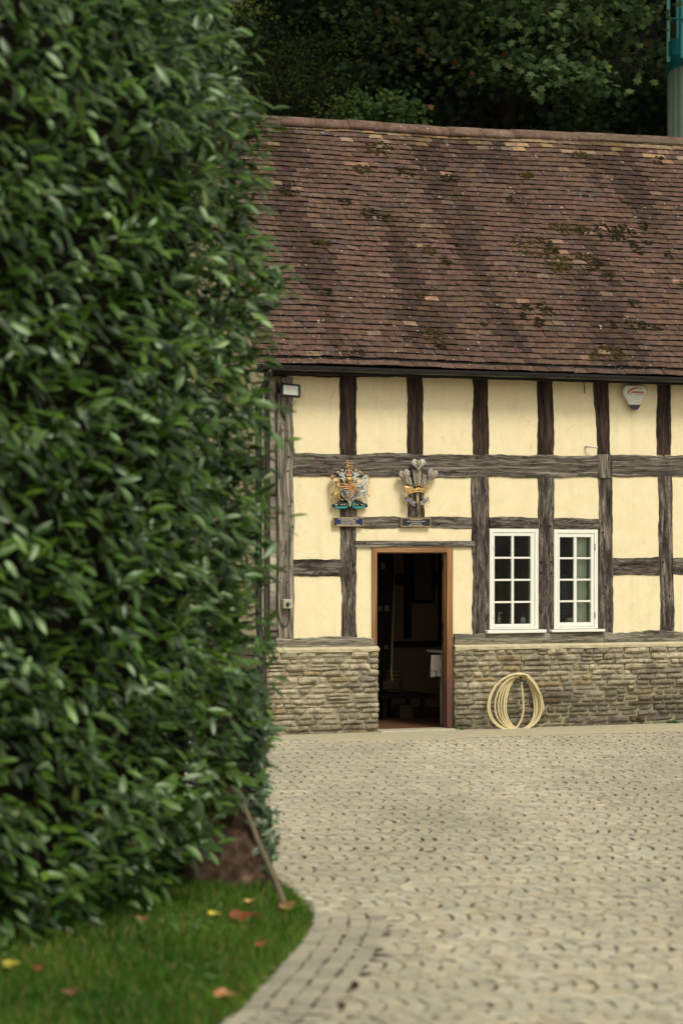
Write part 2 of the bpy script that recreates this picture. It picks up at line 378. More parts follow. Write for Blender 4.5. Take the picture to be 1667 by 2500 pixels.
# concrete apron in front of the wall
ap = MB(); top = []; xs = [AP[0][0]+(8.4-AP[0][0])*i/60 for i in range(61)]; vs = []
for x in xs:
    ws = (x-CX)/CA; y1 = max(CY+ws*SA+.25, apy(x)+.1)
    y0 = apy(x)-.02
    for k in range(5):
        y = y0+(y1-y0)*k/4; vs.append((x, y, gz(x, y)*(1-k/4)+.0005+.006*min(1,k)+.002*N3(x*5,y*5,0)))
fs = [(i*5+k, (i+1)*5+k, (i+1)*5+k+1, i*5+k+1) for i in range(60) for k in range(4)]
b0 = len(vs); vs += [(x, apy(x)-.02, -.03) for x in xs]; fs += [(b0+i, b0+i+1, (i+1)*5, i*5) for i in range(60)]
ap.add(vs, fs, smooth=False); obj('concrete_apron', ap.mesh('concrete_apron', M_CONC), kind='structure')
# lawn sheet
def lawn_mat():
    t = NT('lawn_soil_and_thatch', .95, .1); t.col(t.ramp(t.noise(t.geo(), 9, 4), [(.35, (.03,.045,.012)), (.65, (.07,.075,.025))])); return t.m
def lz(x, y, d): return gz(x, y)+.004+.05*min(1, d/.5)+.02*N3(x*1.3, y*1.3, 4)*min(1, d/.5)
lm = MB(); vs = []; fs = []; idx = {}; st = .08
x_ = np.arange(-5.2, .1, st); y_ = np.arange(8, 19.2, st)
for i, x in enumerate(x_):
    for j, y in enumerate(y_):
        if inpoly(x, y): idx[(i,j)] = len(vs); vs.append((x, y, lz(x, y, edist(x, y))))
for (i,j) in list(idx):
    q = [(i,j),(i+1,j),(i+1,j+1),(i,j+1)]
    if all(k in idx for k in q): fs.append(tuple(idx[k] for k in q))
# stitched rim
for i in range(12, len(EC)-1):
    a, b = EC[i], EC[i+1]; d = Vector((b[0]-a[0], b[1]-a[1])).normalized(); nn = Vector((-d.y, d.x)); k0 = len(vs)
    vs += [(a[0],a[1],gz(*a)+.006), (b[0],b[1],gz(*b)+.006), (b[0]+nn.x*.18,b[1]+nn.y*.18,gz(*b)+.016), (a[0]+nn.x*.18,a[1]+nn.y*.18,gz(*a)+.016)]; fs.append((k0,k0+1,k0+2,k0+3))
lm.add(vs, fs, smooth=True); lawn = obj('lawn', lm.mesh('lawn', lawn_mat()), kind='structure')

# ------------------------------------------------------------------ scatter many small blades in one mesh
def scatter(name, T, polys, P, RM, SC, mat, cols, smooth=True):
    T = np.array(T, dtype=np.float64); m = len(P); nv = len(T)
    V = (np.einsum('mij,nj->mni', RM, T)*SC[:,None,None] if np.ndim(SC) == 1 else np.einsum('mij,mnj->mni', RM, T[None]*SC[:,None,:])) + P[:,None,:]
    me = bpy.data.meshes.new(name); me.vertices.add(m*nv); me.vertices.foreach_set('co', V.astype(np.float32).ravel())
    flat = np.concatenate([np.array(p) for p in polys]); lens = np.array([len(p) for p in polys]); nl = len(flat)
    L_ = (flat[None,:]+(np.arange(m)*nv)[:,None]).ravel().astype(np.int32); me.loops.add(len(L_)); me.loops.foreach_set('vertex_index', L_)
    starts = np.concatenate(([0], np.cumsum(lens)[:-1])); ST = (starts[None,:]+(np.arange(m)*nl)[:,None]).ravel().astype(np.int32)
    me.polygons.add(len(ST)); me.polygons.foreach_set('loop_start', ST)
    me.polygons.foreach_set('use_smooth', np.full(len(ST), smooth)); me.update(calc_edges=True)
    a = me.color_attributes.new('Col', 'FLOAT_COLOR', 'POINT'); C = np.ones((m, nv, 4), dtype=np.float32); C[:,:,:3] = cols[:,None,:]; a.data.foreach_set('color', C.ravel())
    me.materials.append(mat); return me
def frames(axis, up):                       # rotation: local y -> axis, local z ~ up
    a = axis/np.linalg.norm(axis, axis=1, keepdims=True); x = np.cross(a, up); x /= np.linalg.norm(x, axis=1, keepdims=True)+1e-9; z = np.cross(x, a)
    return np.stack((x, a, z), axis=2)
# grass
m_ = 52000; gx = RNG.uniform(-2.4, -.1, m_*2); gy = RNG.uniform(9.0, 16.2, m_*2)
keep = [i for i in range(len(gx)) if gx[i] > -.1412*gy[i]-.25 and (inpoly(gx[i], gy[i]) or edist(gx[i], gy[i]) < .05*random.random())]; keep = keep[:m_]
gp = np.array([(gx[i], gy[i], lz(gx[i], gy[i], edist(gx[i], gy[i]))-.004) for i in keep]); k = len(gp)
ax = np.stack((RNG.normal(0,.45,k), RNG.normal(0,.45,k), np.ones(k)), 1); up = RNG.normal(0,1,(k,3)); up[:,1] -= .4
gl = RNG.uniform(.6,1.35,k); pc = np.array([N3(p[0]*1.6, p[1]*1.1, 7) for p in gp])
base = np.stack((.075+.08*pc, .155+.09*pc, .016+.012*pc), 1)*RNG.uniform(.7,1.25,(k,1)); dry = RNG.random(k) < .12; base[dry] = (.22,.17,.07)
gm = scatter('grass', [(-.0035,0,0),(.0035,0,0),(.0022,.035,.006),(-.0022,.035,.006),(0,.06,.018)], [(0,1,2,3),(3,2,4)], gp, frames(ax, up), gl, M_GRASSB, base)
obj('grass', gm, kind='stuff', label='short green lawn grass at the foot of the laurel hedge', cat='grass')
# ------------------------------------------------------------------ the building
house = fthing('half_timbered_house', 'half-timbered cream plastered mill house with clay tiled roof on a rubble stone base', 'building', (0,0,0))
OUT = .012      # timber faces stand this far proud of s-plane
def beam(name, A, B, C, D, mat, o=.012, th=.12, wob=.013, parent=house):
    """A,B = start edge corners; C,D = end edge corners (2D s,z) ; A-C one long edge, B-D the other"""
    A, B, C, D = (Vector((p[0], p[-1])) for p in (A, B, C, D)); ln = ((C-A).length+(D-B).length)/2; wd = ((B-A).length+(D-C).length)/2
    n = max(3, int(ln/.035)); mb = MB(); vs = []; uv = []; prof = [(0,-.06-th),(0,-.012),(.05,-.003),(.3,0),(.55,.002),(.8,0),(.95,-.003),(1,-.012),(1,-.06-th)]
    r0 = random.uniform(0,50); nm = len(prof)
    for i in range(n+1):
        t = i/n; E0 = A.lerp(C, t); E1 = B.lerp(D, t)
        w0 = wob*(N3(t*ln*2.2, r0, 0)*1.6+N3(t*ln*11, r0, 3)*.7); w1 = wob*(N3(t*ln*2.2, r0, 9)*1.6+N3(t*ln*11, r0, 6)*.7)
        cr = (E1-E0).normalized(); E0 = E0+cr*w0; E1 = E1+cr*w1
        for v, oo in prof:
            p = E0.lerp(E1, v); oz = o+oo+(0.004*N3(t*ln*4, v*3+r0, 2) if -.02 < oo else 0); vs.append((p.x, -oz, p.y)); uv.append((t*ln+r0, v*wd+r0*.37))
    fs = []
    for i in range(n):
        for j in range(nm-1): fs.append((i*nm+j, (i+1)*nm+j, (i+1)*nm+j+1, i*nm+j+1))
    fs.append(tuple(range(nm))); fs.append(tuple(n*nm+j for j in range(nm-1,-1,-1)))
    mb.add(vs, fs, uvs=uv, smooth=False); return fpart(name, mb, mat, parent)
def hb(x0, t0, b0, x1, t1, b1, mat, name='timber_beam', **k): return beam(name, L(x0,b0), L(x0,t0), L(x1,b1), L(x1,t1), mat, **k)
def vb(y0, l0, r0, y1, l1, r1, mat, name='timber_post', **k): return beam(name, L(l0,y0), L(r0,y0), L(l1,y1), L(r1,y1), mat, **k)
RX = 2010                                   # right end of the built wall in photo pixels (outside the frame)
# plate, mid rail, sills
hb(657, 893, 919, RX, 916, 930, M_WDARK, 'wall_plate')
vb(921, 672, 715, 1557, 676, 717, M_WCORNER, 'corner_post', o=.02)
P = [((829,870),(829,870),M_WDARK), ((993,1032),(994,1033),M_WDARK), ((1152,1190),(1154,1193),M_WDARK), ((1311,1349),(1312,1351),M_WDARK), ((1446,1485),(1457,1490),M_WDARK), ((1601,1636),(1603,1637),M_WDARK), ((1760,1798),(1762,1800),M_WDARK), ((1905,1943),(1906,1944),M_WDARK)]
for (a, b, m) in P: vb(917, a[0], a[1], 1110, b[0], b[1], m)
hb(716, 1107, 1163, 1457, 1112, 1166, M_WGREY, o=.02, wob=.013)
vb(1109, 1456, 1490, 1167, 1460, 1492, M_WCORNER, o=.028)
hb(1491, 1111, 1163, RX, 1113, 1163, M_WGREY, o=.02, wob=.013)
LP = [((829,870),(1163),(835,871),1557,M_WMID), ((994,1035),1163,(994,1035),1263,M_WMID), ((1150,1193),1163,(1153,1195),1550,M_WMID), ((1312,1349),1163,(1314,1354),1548,M_WMID), ((1460,1493),1166,(1461,1497),1546,M_WMID), ((1605,1640),1162,(1612,1645),1543,M_WMID), ((1762,1800),1162,(1766,1804),1543,M_WMID), ((1906,1944),1162,(1908,1946),1543,M_WMID)]
for (a, y0, b, y1, m) in LP: vb(y0, a[0], a[1], y1, b[0], b[1], m, wob=.013)
hb(870, 1262, 1289, 1151, 1263, 1290, M_WGREY); hb(1194, 1263, 1291, 1313, 1263, 1291, M_WMID); hb(1349, 1264, 1293, 1461, 1266, 1293, M_WMID)
hb(864, 1320, 1336, 1156, 1321, 1336, M_WGREY, 'door_lintel', o=.03, wob=.002)
hb(715, 1366, 1408, 834, 1366, 1410, M_WMID, o=.015); hb(1494, 1362, 1406, 1609, 1360, 1404, M_WMID); hb(1641, 1359, 1402, 1766, 1359, 1402, M_WMID); hb(1802, 1359, 1402, 1908, 1359, 1402, M_WMID)
hb(672, 1557, 1583, 909, 1555, 1583, M_WSILL, 'sill_beam', o=.035); hb(1107, 1548, 1576, 1470, 1544, 1571, M_WSILL, 'sill_beam', o=.035); hb(1471, 1543, 1571, RX, 1538, 1565, M_WSILL, 'sill_beam', o=.035)
PEGM = plain('oak_peg', (.03,.022,.018), .8, .15)
for (px, py) in ((1321,1371),(1346,1371),(1321,1398),(1346,1399),(1162,1283),(1188,1283),(1320,1283),(1343,1284),(1471,1300),(1484,1120),(1478,1152),(836,1386),(864,1378),(863,1398),(705,1115),(703,1150),(1622,1118),(1618,1372),(1626,1130),(1163,1118),(842,1272),(700,1422)):
    m_ = MB(); p = L(px, py, -.02); m_.tube([(p[0],.0,p[2]),(p[0],-.026-random.uniform(0,.01),p[2])], random.uniform(.007,.011), n=8, smooth=False); fpart('peg', m_, PEGM, house)
# plaster panels, one per bay
def panel(x0, y0, x1, y1):
    a = L(x0, y1); b = L(x1, y0); mb = MB(); nx, nz = 10, 14; vs = []; r0 = random.uniform(0,9)
    for j in range(nz+1):
        for i in range(nx+1):
            s = a[0]+(b[0]-a[0])*i/nx; z = a[2]+(b[2]-a[2])*j/nz; e = min(i, nx-i, j, nz-j)
            vs.append((s, -(-.004+.004*N3(s*2, z*2, r0)), z))
    fs = [(j*(nx+1)+i, j*(nx+1)+i+1, (j+1)*(nx+1)+i+1, (j+1)*(nx+1)+i) for j in range(nz) for i in range(nx)]
    mb.add(vs, fs, smooth=True); mb.box((a[0], .03, a[2]), (b[0], .1, b[2])); fpart('plaster_panel', mb, M_PLASTER, house)
g_ = 12
for (x0, x1) in ((714,831),(868,995),(1030,1155),(1189,1313),(1347,1458),(1484,1605),(1634,1764),(1796,1908),(1940,RX)): panel(x0-g_, 908, x1+g_, 1120)
for (x0, x1, y0, y1) in ((714,831,1158,1375),(868,996,1158,1270),(1032,1153,1158,1270),(1190,1314,1158,1270),(1347,1462,1158,1272),(1490,1608,1158,1368),(1637,1766,1158,1366),(1798,1908,1158,1366),(1942,RX,1158,1366),
    (714,836,1402,1563),(870,1154,1284,1326),(869,912,1330,1563),(1100,1155,1330,1556),(1494,1614,1398,1552),(1642,1768,1398,1550),(1802,1910,1398,1550),(1944,RX,1398,1550)): panel(x0-g_*.6, y0, x1+g_*.6, y1)
# ---- stone base walls
STONE_TOP = .945
def stonewall(s0, s1, seed, limit, endL=False, endR=False):
    rnd = random.Random(seed); w = MB(); w.box((s0+.01, -.052, -.03), (s1-.012, .25, STONE_TOP)); wall = fpart('stone_plinth', w, M_MORTAR, house)
    cp = MB(); n = int((s1-s0)/.05); vs = []
    for i in range(n+1):
        s = s0+(s1-s0)*i/n
        for (o, z) in ((-.02, .962), (-.05, .958), (-.088+.012*N3(s*6,1,seed), .935+.008*N3(s*9,0,seed)), (-.085+.01*N3(s*8,4,seed), .905+.016*N3(s*5,2,seed)), (-.05, .90)): vs.append((s, o, z+.006*N3(s*3, 7, seed)))
    cp.add(vs, [(i*5+k, i*5+k+1, (i+1)*5+k+1, (i+1)*5+k) for i in range(n) for k in range(4)], smooth=False); fpart('mortar_cap', cp, M_CAP, wall, root=house)
    zs = [-.015]
    while zs[-1] < .865: zs.append(zs[-1]+rnd.uniform(.042,.082))
    zs[-1] = .915; rest = MB()
    def zb(k, s): return zs[k] + (0 if k in (0,) else .013*N3(s*1.4, k*3.1+seed, 0)+.007*N3(s*5, k*2.3, 5))
    for k in range(len(zs)-1):
        s = s0
        while s < s1-.02:
            ln = rnd.choice((rnd.uniform(.09,.17), rnd.uniform(.15,.3), rnd.uniform(.2,.4)))
            e = s+ln
            if s1-e < .08: e = s1
            split = (zs[k+1]-zs[k] > .075 and rnd.random() < .16)
            subs = [(0,1)] if not split else [(0,.5),(.5,1)]
            for (u0, u1) in subs:
                nu, nv = 6, 4; gap = rnd.uniform(.0025,.006); o0 = .072+rnd.uniform(-.012,.02); tlt = rnd.uniform(-.05,.05); vs = []; r0 = rnd.uniform(0,90)
                for j in range(nv):
                    for i in range(nu):
                        u = i/(nu-1); v = j/(nv-1); cu = abs(2*u-1); cv = abs(2*v-1)
                        sx = s+gap+(e-s-2*gap)*u; za = zb(k, sx)+(zb(k+1, sx)-zb(k, sx))*u0+gap*.7; zc = zb(k, sx)+(zb(k+1, sx)-zb(k, sx))*u1-gap*.7
                        rnd_c = .06*cu**4*cv**4; zz = za+(zc-za)*(v+(0.5-v)*rnd_c*2.4); sx += (.5-u)*rnd_c*.12
                        edge = (cu > .99 or cv > .99)
                        o = o0+.006*(1-cu**3)*(1-cv**2)+.009*N3(sx*14, zz*22, r0)+tlt*(v-.5)*.12 - (.018 if edge else 0)
                        sx += .006*N3(zz*20, sx*4, r0+3); zz += .005*N3(sx*16, zz*9, r0+8)
                        if s == s0: sx = max(sx, s0-.006)
                        vs.append((sx, -o, zz))
                fs = [(j*nu+i, j*nu+i+1, (j+1)*nu+i+1, (j+1)*nu+i) for j in range(nv-1) for i in range(nu-1)]
                ring = [i for i in range(nu)]+[j*nu+nu-1 for j in range(1,nv)]+[(nv-1)*nu+i for i in range(nu-2,-1,-1)]+[j*nu for j in range(nv-2,0,-1)]
                b0 = len(vs); dp = -.03 if not ((endL and s == s0) or (endR and e == s1)) else .1
                vs += [(vs[q][0], dp, vs[q][2]) for q in ring]; m_r = len(ring)
                fs += [(ring[(q+1)%m_r], ring[q], b0+q, b0+(q+1)%m_r) for q in range(m_r)]
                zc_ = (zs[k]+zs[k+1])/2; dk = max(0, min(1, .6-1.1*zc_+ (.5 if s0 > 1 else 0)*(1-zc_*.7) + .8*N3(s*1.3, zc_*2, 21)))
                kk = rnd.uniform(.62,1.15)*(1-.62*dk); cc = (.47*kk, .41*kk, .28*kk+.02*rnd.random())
                if rnd.random() < .1: cc = (.43*kk, .33*kk, .18*kk)
                mb = MB() if (e < limit) else rest
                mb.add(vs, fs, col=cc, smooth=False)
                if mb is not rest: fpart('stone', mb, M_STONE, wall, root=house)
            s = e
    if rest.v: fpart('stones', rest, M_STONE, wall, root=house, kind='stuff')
sL0 = L(645,1700)[0]; sL1 = L(925,1700,-.07)[0]; sR0 = L(1107,1700,-.04)[0]
stonewall(sL0, sL1, 3, 99, endL=True, endR=True)
stonewall(sR0, 8.2, 8, 5.55, endL=True)
# ---- gable end, seen as a sliver behind the hedge
gb = MB(); gb.box((.1, .02, -.03), (.2, 5.7, 4.0)); gb.add([(.1,.02,4.0),(.2,.02,4.0),(.2,5.7,4.0),(.1,5.7,4.0),(.1,2.7,7.1),(.2,2.7,7.1)], [(0,1,5,4),(1,2,5),(2,3,4,5),(3,0,4)]); fpart('gable_wall', gb, M_PLASTER, house)
gs = MB()
for k in range(12): 
    for q in range(16): gs.bbox((.02, .02+q*.35+(k%2)*.1, k*.078), (.12, .34+q*.35+(k%2)*.1, k*.078+.07), r=.008, col=tuple(c*random.uniform(.7,1.1) for c in (.37,.33,.22)))
fpart('gable_stone_courses', gs, M_STONE, house, kind='stuff')
def sidebeam(y0, y1, z0, z1):
    m = MB(); s0 = .07; v = [(s0,y0,z0),(s0,y1,z0),(s0,y1,z1),(s0,y0,z1),(.15,y0,z0),(.15,y1,z0),(.15,y1,z1),(.15,y0,z1)]
    lv = (z1-z0) > (y1-y0); uv = [((p[2], p[1]) if lv else (p[1], p[2])) for p in v]
    m.add(v, [(0,3,2,1),(0,1,5,4),(1,2,6,5),(2,3,7,6),(3,0,4,7)], uvs=uv); fpart('timber_post' if lv else 'timber_beam', m, M_WMID if not lv else M_WCORNER, house)
sidebeam(0, .2, .95, 4.0); sidebeam(.2, 5.6, .95, 1.07); sidebeam(.2, 5.6, 1.66, 1.84); sidebeam(.2, 5.6, 2.85, 3.08); sidebeam(1.5, 1.7, 1.07, 4); sidebeam(3.1, 3.3, 1.07, 4)
# other outer walls (out of sight)
ow = MB(); ow.box((.2, 5.6, -.03), (8.2, 5.7, 4.0)); fpart('rear_wall', ow, M_PLASTER, house)
ow = MB(); ow.box((8.1, .1, -.03), (8.2, 5.6, 4.0)); ow.add([(8.1,.1,4.0),(8.2,.1,4.0),(8.2,5.6,4.0),(8.1,5.6,4.0),(8.1,2.7,7.1),(8.2,2.7,7.1)], [(0,1,5,4),(1,2,5),(2,3,4,5),(3,0,4)]); fpart('end_wall', ow, M_PLASTER, house)

# ---- roof
EZ, EB, RIDGE_B, RIDGE_Z = 4.065, -.30, 2.70, 7.29
SLN = math.hypot(RIDGE_B-EB, RIDGE_Z-EZ); TH = math.atan2(RIDGE_Z-EZ, RIDGE_B-EB); CT, ST = math.cos(TH), math.sin(TH)
NCR = 47; GA = SLN/NCR; RS0, RS1 = -.18, 8.4
def sag(s, l): return .018*(s-3.2)*l/SLN+.028*N3(s*.45, l*.5, 3)+.014*N3(s*1.6, l*1.7, 8)
def RP(s, l, h=0):                          # point on the roof slope: l up the slope, h off the surface
    hh = h+sag(s, l); return (s, EB+l*CT-hh*ST, EZ+l*ST+hh*CT)
rd = MB(); vs = []; ns = 40
for i in range(ns+1):
    s = RS0+.02+(RS1-RS0-.04)*i/ns
    for l in np.linspace(0.02, SLN-.01, 12): vs.append(RP(s, l, -.03))
fs = [(i*12+k, (i+1)*12+k, (i+1)*12+k+1, i*12+k+1) for i in range(ns) for k in range(11)]
rd.add(vs, fs); rd.add([(RS0,RIDGE_B,RIDGE_Z-.03),(RS1,RIDGE_B,RIDGE_Z-.03),(RS1,5.9,4.0),(RS0,5.9,4.0)], [(0,1,2,3)])
roof = fpart('roof', rd, plain('dark_roof_battens', (.03,.02,.015), .9), house)
sf = MB(); sf.box((RS0, EB+.05, 4.0-.012), (RS1, .12, 4.0)); sf.box((RS0+.01, EB+.04, 3.955), (RS1, EB+.062, 4.05)); fpart('fascia_board', sf, plain('black_painted_wood', (.014,.011,.01), .7), house)
# moss positions in photo pixels -> roof coordinates
def roofpx(px, py):
    lo, hi = 0, SLN
    for _ in range(40):
        m = (lo+hi)/2; p = RP(0, m); q = L(px, py, p[1])
        if q[2] > p[2]: lo = m
        else: hi = m
    q = L(px, py, RP(0, lo)[1]); return q[0], lo
MOSS = [(920,372,40,0),(885,422,22,0),(990,428,24,1),(1095,445,20,1),(700,470,26,1),(790,600,14,0),(900,530,22,1),(938,538,18,1),(1300,610,58,0),(1345,618,18,1),(1362,565,28,0),(1420,575,24,0),(1475,583,34,1),(1500,588,20,1),(1512,572,18,1),(1530,578,16,1),(1562,560,14,1),(1565,572,12,1),(1540,608,12,1),(1552,625,14,1),(1572,604,12,1),(1624,636,10,1),(1360,650,36,0),(1365,664,26,0),(1425,640,28,0),(1442,662,18,1),(1480,686,18,1),(1455,655,12,1),(1326,757,18,1),(1333,768,14,1),(1283,756,14,1),(1312,790,14,1),(1316,800,10,1),(1275,775,10,1),(1180,797,8,1),(1485,868,34,0),(1455,874,20,0),(1565,797,16,1),(1600,806,12,1),(1538,800,8,1),(1490,798,8,1),(1045,622,20,0),(1088,648,12,1),(1030,726,14,0),(800,725,16,1),(870,868,14,1),(1050,820,30,0),(1075,850,12,1),(770,600,10,1),(1545,748,12,1),(1620,745,8,0),(1660,705,14,0),(1240,500,10,1),(1410,400,26,0),(1600,412,16,1),(1280,440,18,0),(840,500,14,1),(655,370,16,0)]
ML = [(*roofpx(x, y), r/210., k) for (x, y, r, k) in MOSS]
for _ in range(150):
    ML.append((random.uniform(0,7.6), random.uniform(.1,SLN-.3), random.uniform(.012,.03), random.choice((0,1,1))))
ORNG = []
def tilecol(s, l):
    streak = N3(s*1.5, l*.33, 12)+.5*N3(s*5.5, l*.9, 4); p = random.random()
    c = random.choice(((.106,.060,.045),(.097,.057,.045),(.116,.069,.047),(.086,.056,.048),(.104,.065,.044),(.108,.059,.047)))
    k = random.uniform(.86,1.14)*(1-.5*max(0, min(1, (streak-.05)*3.5)))
    if p < .02: c = (.17,.115,.078)
    for (ms, ml_, r, kk) in ML[:58]:
        dx = (s-ms); dl = (l-ml_)
        if r > .06 and abs(dx) < r*1.3+.03 and abs(dl) < r*.7+.06 and random.random() < .13: c = random.choice(((.27,.15,.10),(.22,.14,.095))); k = random.uniform(.8,1.05)
    if l > SLN-.2: c = random.choice(((.22,.15,.085),(.19,.14,.09),(.25,.155,.075),(.14,.095,.066)))
    elif l > SLN-.42 and random.random() < .4: c = random.choice(((.28,.19,.10),(.24,.16,.11)))
    return (c[0]*k, c[1]*k, c[2]*k)
rest = MB(); cnt = 0; TW = .166
cand = []
for r in range(NCR):
    s = RS0 - (TW/2 if r % 2 else 0)
    while s < RS1-.02:
        cand.append((r, s)); s += TW
for (r, s) in cand:
    a = max(RS0, s)+.0015+random.uniform(0,.002); b = min(RS1, s+TW)-.0015
    if b-a < .03: continue
    l0 = r*GA+random.gauss(0,.0025)-(.03 if r == 0 else 0); l1 = l0+.19; lift = .034+random.gauss(0,.0025); tw = random.gauss(0,.0022); sk = random.gauss(0,.0018)
    if r >= NCR-2: l1 = min(l1, SLN)
    th_ = .0135; vs = []
    for (l, h) in ((l0, lift), (l1, .004)):
        for q in range(3):
            u = q/2; ss = a+(b-a)*u; hh = h+(-.003*abs(2*u-1)**2+ (u-.5)*tw*2 if l == l0 else 0)
            vs.append(RP(ss, l+sk*(u-.5)*2, hh))
    for q in range(3):
        u = q/2; ss = a+(b-a)*u; hh = lift-th_+(-.003*abs(2*u-1)**2+(u-.5)*tw*2); vs.append(RP(ss, l0+sk*(u-.5)*2, hh))
    for q in (0, 2): vs.append(RP(a+(b-a)*q/2, l1, -.008))
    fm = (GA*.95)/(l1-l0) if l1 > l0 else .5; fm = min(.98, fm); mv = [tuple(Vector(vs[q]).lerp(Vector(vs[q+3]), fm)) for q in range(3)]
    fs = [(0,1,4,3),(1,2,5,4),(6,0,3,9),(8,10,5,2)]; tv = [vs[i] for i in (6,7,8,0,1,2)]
    own = (r < 9 and .35 < s < 5.75 and cnt < 300)
    mb = MB() if own else rest
    tc = tilecol((a+b)/2, l0); mb.add(vs[:3]+mv, [(0,1,4,3),(1,2,5,4)], col=tc); mb.add(mv+vs[3:6], [(0,1,4,3),(1,2,5,4)], col=(.006,.005,.004)); mb.add(vs, fs[2:], col=tc); mb.add(tv, [(0,1,4,3),(1,2,5,4)], col=tuple(q*.22 for q in tc))  # near-black lap and darkened dirty tail: shadow lines between courses put into the colour
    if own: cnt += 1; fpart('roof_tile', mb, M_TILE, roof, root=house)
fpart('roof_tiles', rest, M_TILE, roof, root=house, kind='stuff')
s = RS0
while s < RS1:
    e = min(RS1, s+.45+random.uniform(-.01,.01)); mb = MB(); vs = []; rz = random.gauss(0,.004); cc = random.choice(((.15,.092,.072),(.13,.08,.066),(.165,.108,.08),(.14,.085,.068)))
    for ss, g2 in ((s+.002, .003), (e-.002, 0.0)):
        for R_ in (.122, .107):
            for q in range(9):
                th = R(-12+204*q/8); vs.append((ss, RIDGE_B-.0-R_*math.cos(th), RIDGE_Z-.055+sag(ss, SLN)+rz+R_*.92*math.sin(th)+g2))
    fs = []
    for q in range(8): fs += [(q, q+1, 18+q+1, 18+q), (9+q+1, 9+q, 27+q, 27+q+1), (q+1, q, 9+q, 9+q+1), (18+q, 18+q+1, 27+q+1, 27+q)]
    fs += [(0,18,27,9),(8,17,35,26)]
    mb.add(vs, fs, col=cc, smooth=True); fpart('ridge_tile', mb, M_TILE, roof, root=house); s = e
mp = MB(); n = 170; vs = []
for i in range(n+1):
    s = RS0+(RS1-RS0)*i/n
    for (l, h) in ((SLN-.075+.006*N3(s*12,0,0), .02), (SLN-.085+.012*N3(s*9,0,3), .045+.006*N3(s*14,1,2)), (SLN-.03, .075)): vs.append(RP(s, l, h))
mp.add(vs, [(i*3+k, (i+1)*3+k, (i+1)*3+k+1, i*3+k+1) for i in range(n) for k in range(2)]); fpart('ridge_mortar', mp, plain('lichened_mortar', (.13,.10,.07), .95, .1, var=.5, sc=22, bump=.6), roof, root=house)
mo = MB()
for (ms, ml_, r, kk) in ML:
    big = r > .035; nb_ = int(48*(r/.1)**1.15)+2 if big else random.randint(1,3)
    for _ in range(nb_):
        a_ = random.uniform(0,6.28); q = math.sqrt(random.random())*r; ds = q*math.cos(a_)*1.15; dl = q*math.sin(a_)*(.75 if kk == 0 else .9)
        row = round((ml_+dl)/GA)*GA+random.uniform(-.004,.03) if random.random() < .55 else ml_+dl
        rr = random.uniform(.010,.024) if big else r*random.uniform(.35,.8)
        p = RP(ms+ds, max(.02, row), .018+rr*.25); base = random.choice(((.075,.058,.018),(.055,.045,.016),(.04,.032,.014))) if kk == 0 else random.choice(((.022,.018,.011),(.03,.024,.014),(.042,.034,.018)))
        mo.blob(p, rr, 1.35, .9, .75, n=6, m=4, jit=.3, col=base)
fpart('moss', mo, M_MOSS, roof, root=house, kind='stuff')
# ---- gutter and downpipes
gt = MB(); vs = []; n = 60; gr = .056; gy0 = EB-.035
for i in range(n+1):
    s = RS0+.02+(RS1-RS0)*i/n; gzc = 4.035-.0+.004*N3(s, 0, 0)
    for q in range(8): th = math.pi+math.pi*q/7; vs.append((s, gy0+gr*math.cos(th), gzc+gr*math.sin(th)))
    for q in range(7,-1,-1): th = math.pi+math.pi*q/7; vs.append((s, gy0+(gr-.006)*math.cos(th), gzc+(gr-.006)*math.sin(th)))
gt.add(vs, [(i*16+k, i*16+(k+1)%16, (i+1)*16+(k+1)%16, (i+1)*16+k) for i in range(n) for k in range(16)]+[tuple(range(8))], smooth=False)
gutter = fpart('gutter', gt, M_BLACK, house)
for px in (742, 838, 1022, 1210, 1385, 1563):
    s = L(px, 905, gy0)[0]; mb = MB()
    for ds in ((-.022, .022) if px in (742,1210) else (0,)):
        for i in range(2):
            pass
        vs = []
        for ss in (s+ds-.012, s+ds+.012):
            for q in range(8): th = math.pi+math.pi*q/7; vs.append((ss, gy0+(gr+.007)*math.cos(th), 4.037+(gr+.007)*math.sin(th)))
        mb.add(vs, [(k, k+1, 8+k+1, 8+k) for k in range(7)]+[tuple(range(8)), tuple(range(15,7,-1))])
    fpart('gutter_bracket', mb, M_BLACK, gutter, root=house)
dpp = MB(); x_ = -.03
dpp.tube([(-.06, EB-.03, 4.0), (-.06, EB-.03, 3.94), (x_, -.12, 3.84), (x_, .04, 3.76), (x_, .1, 3.66), (x_, .1, 1.25), (x_, .02, 1.0), (x_-.03, -.03, .85), (x_-.03, -.03, 0.02)], .036, n=12)
dpipe = fpart('downpipe', dpp, M_BLACK, house)
for z in (3.45, 2.55, 1.62, .45):
    m = MB(); yy = .1 if z > 1 else -.03; xx = x_ if z > 1 else x_-.03
    m.tube([(xx, yy, z), (xx, yy, z+.05)], .043, n=12); m.box((xx-.01, yy-.008, z+.015), (xx+.12, yy+.008, z+.035)); fpart('pipe_bracket', m, M_BLACK, dpipe, root=house)
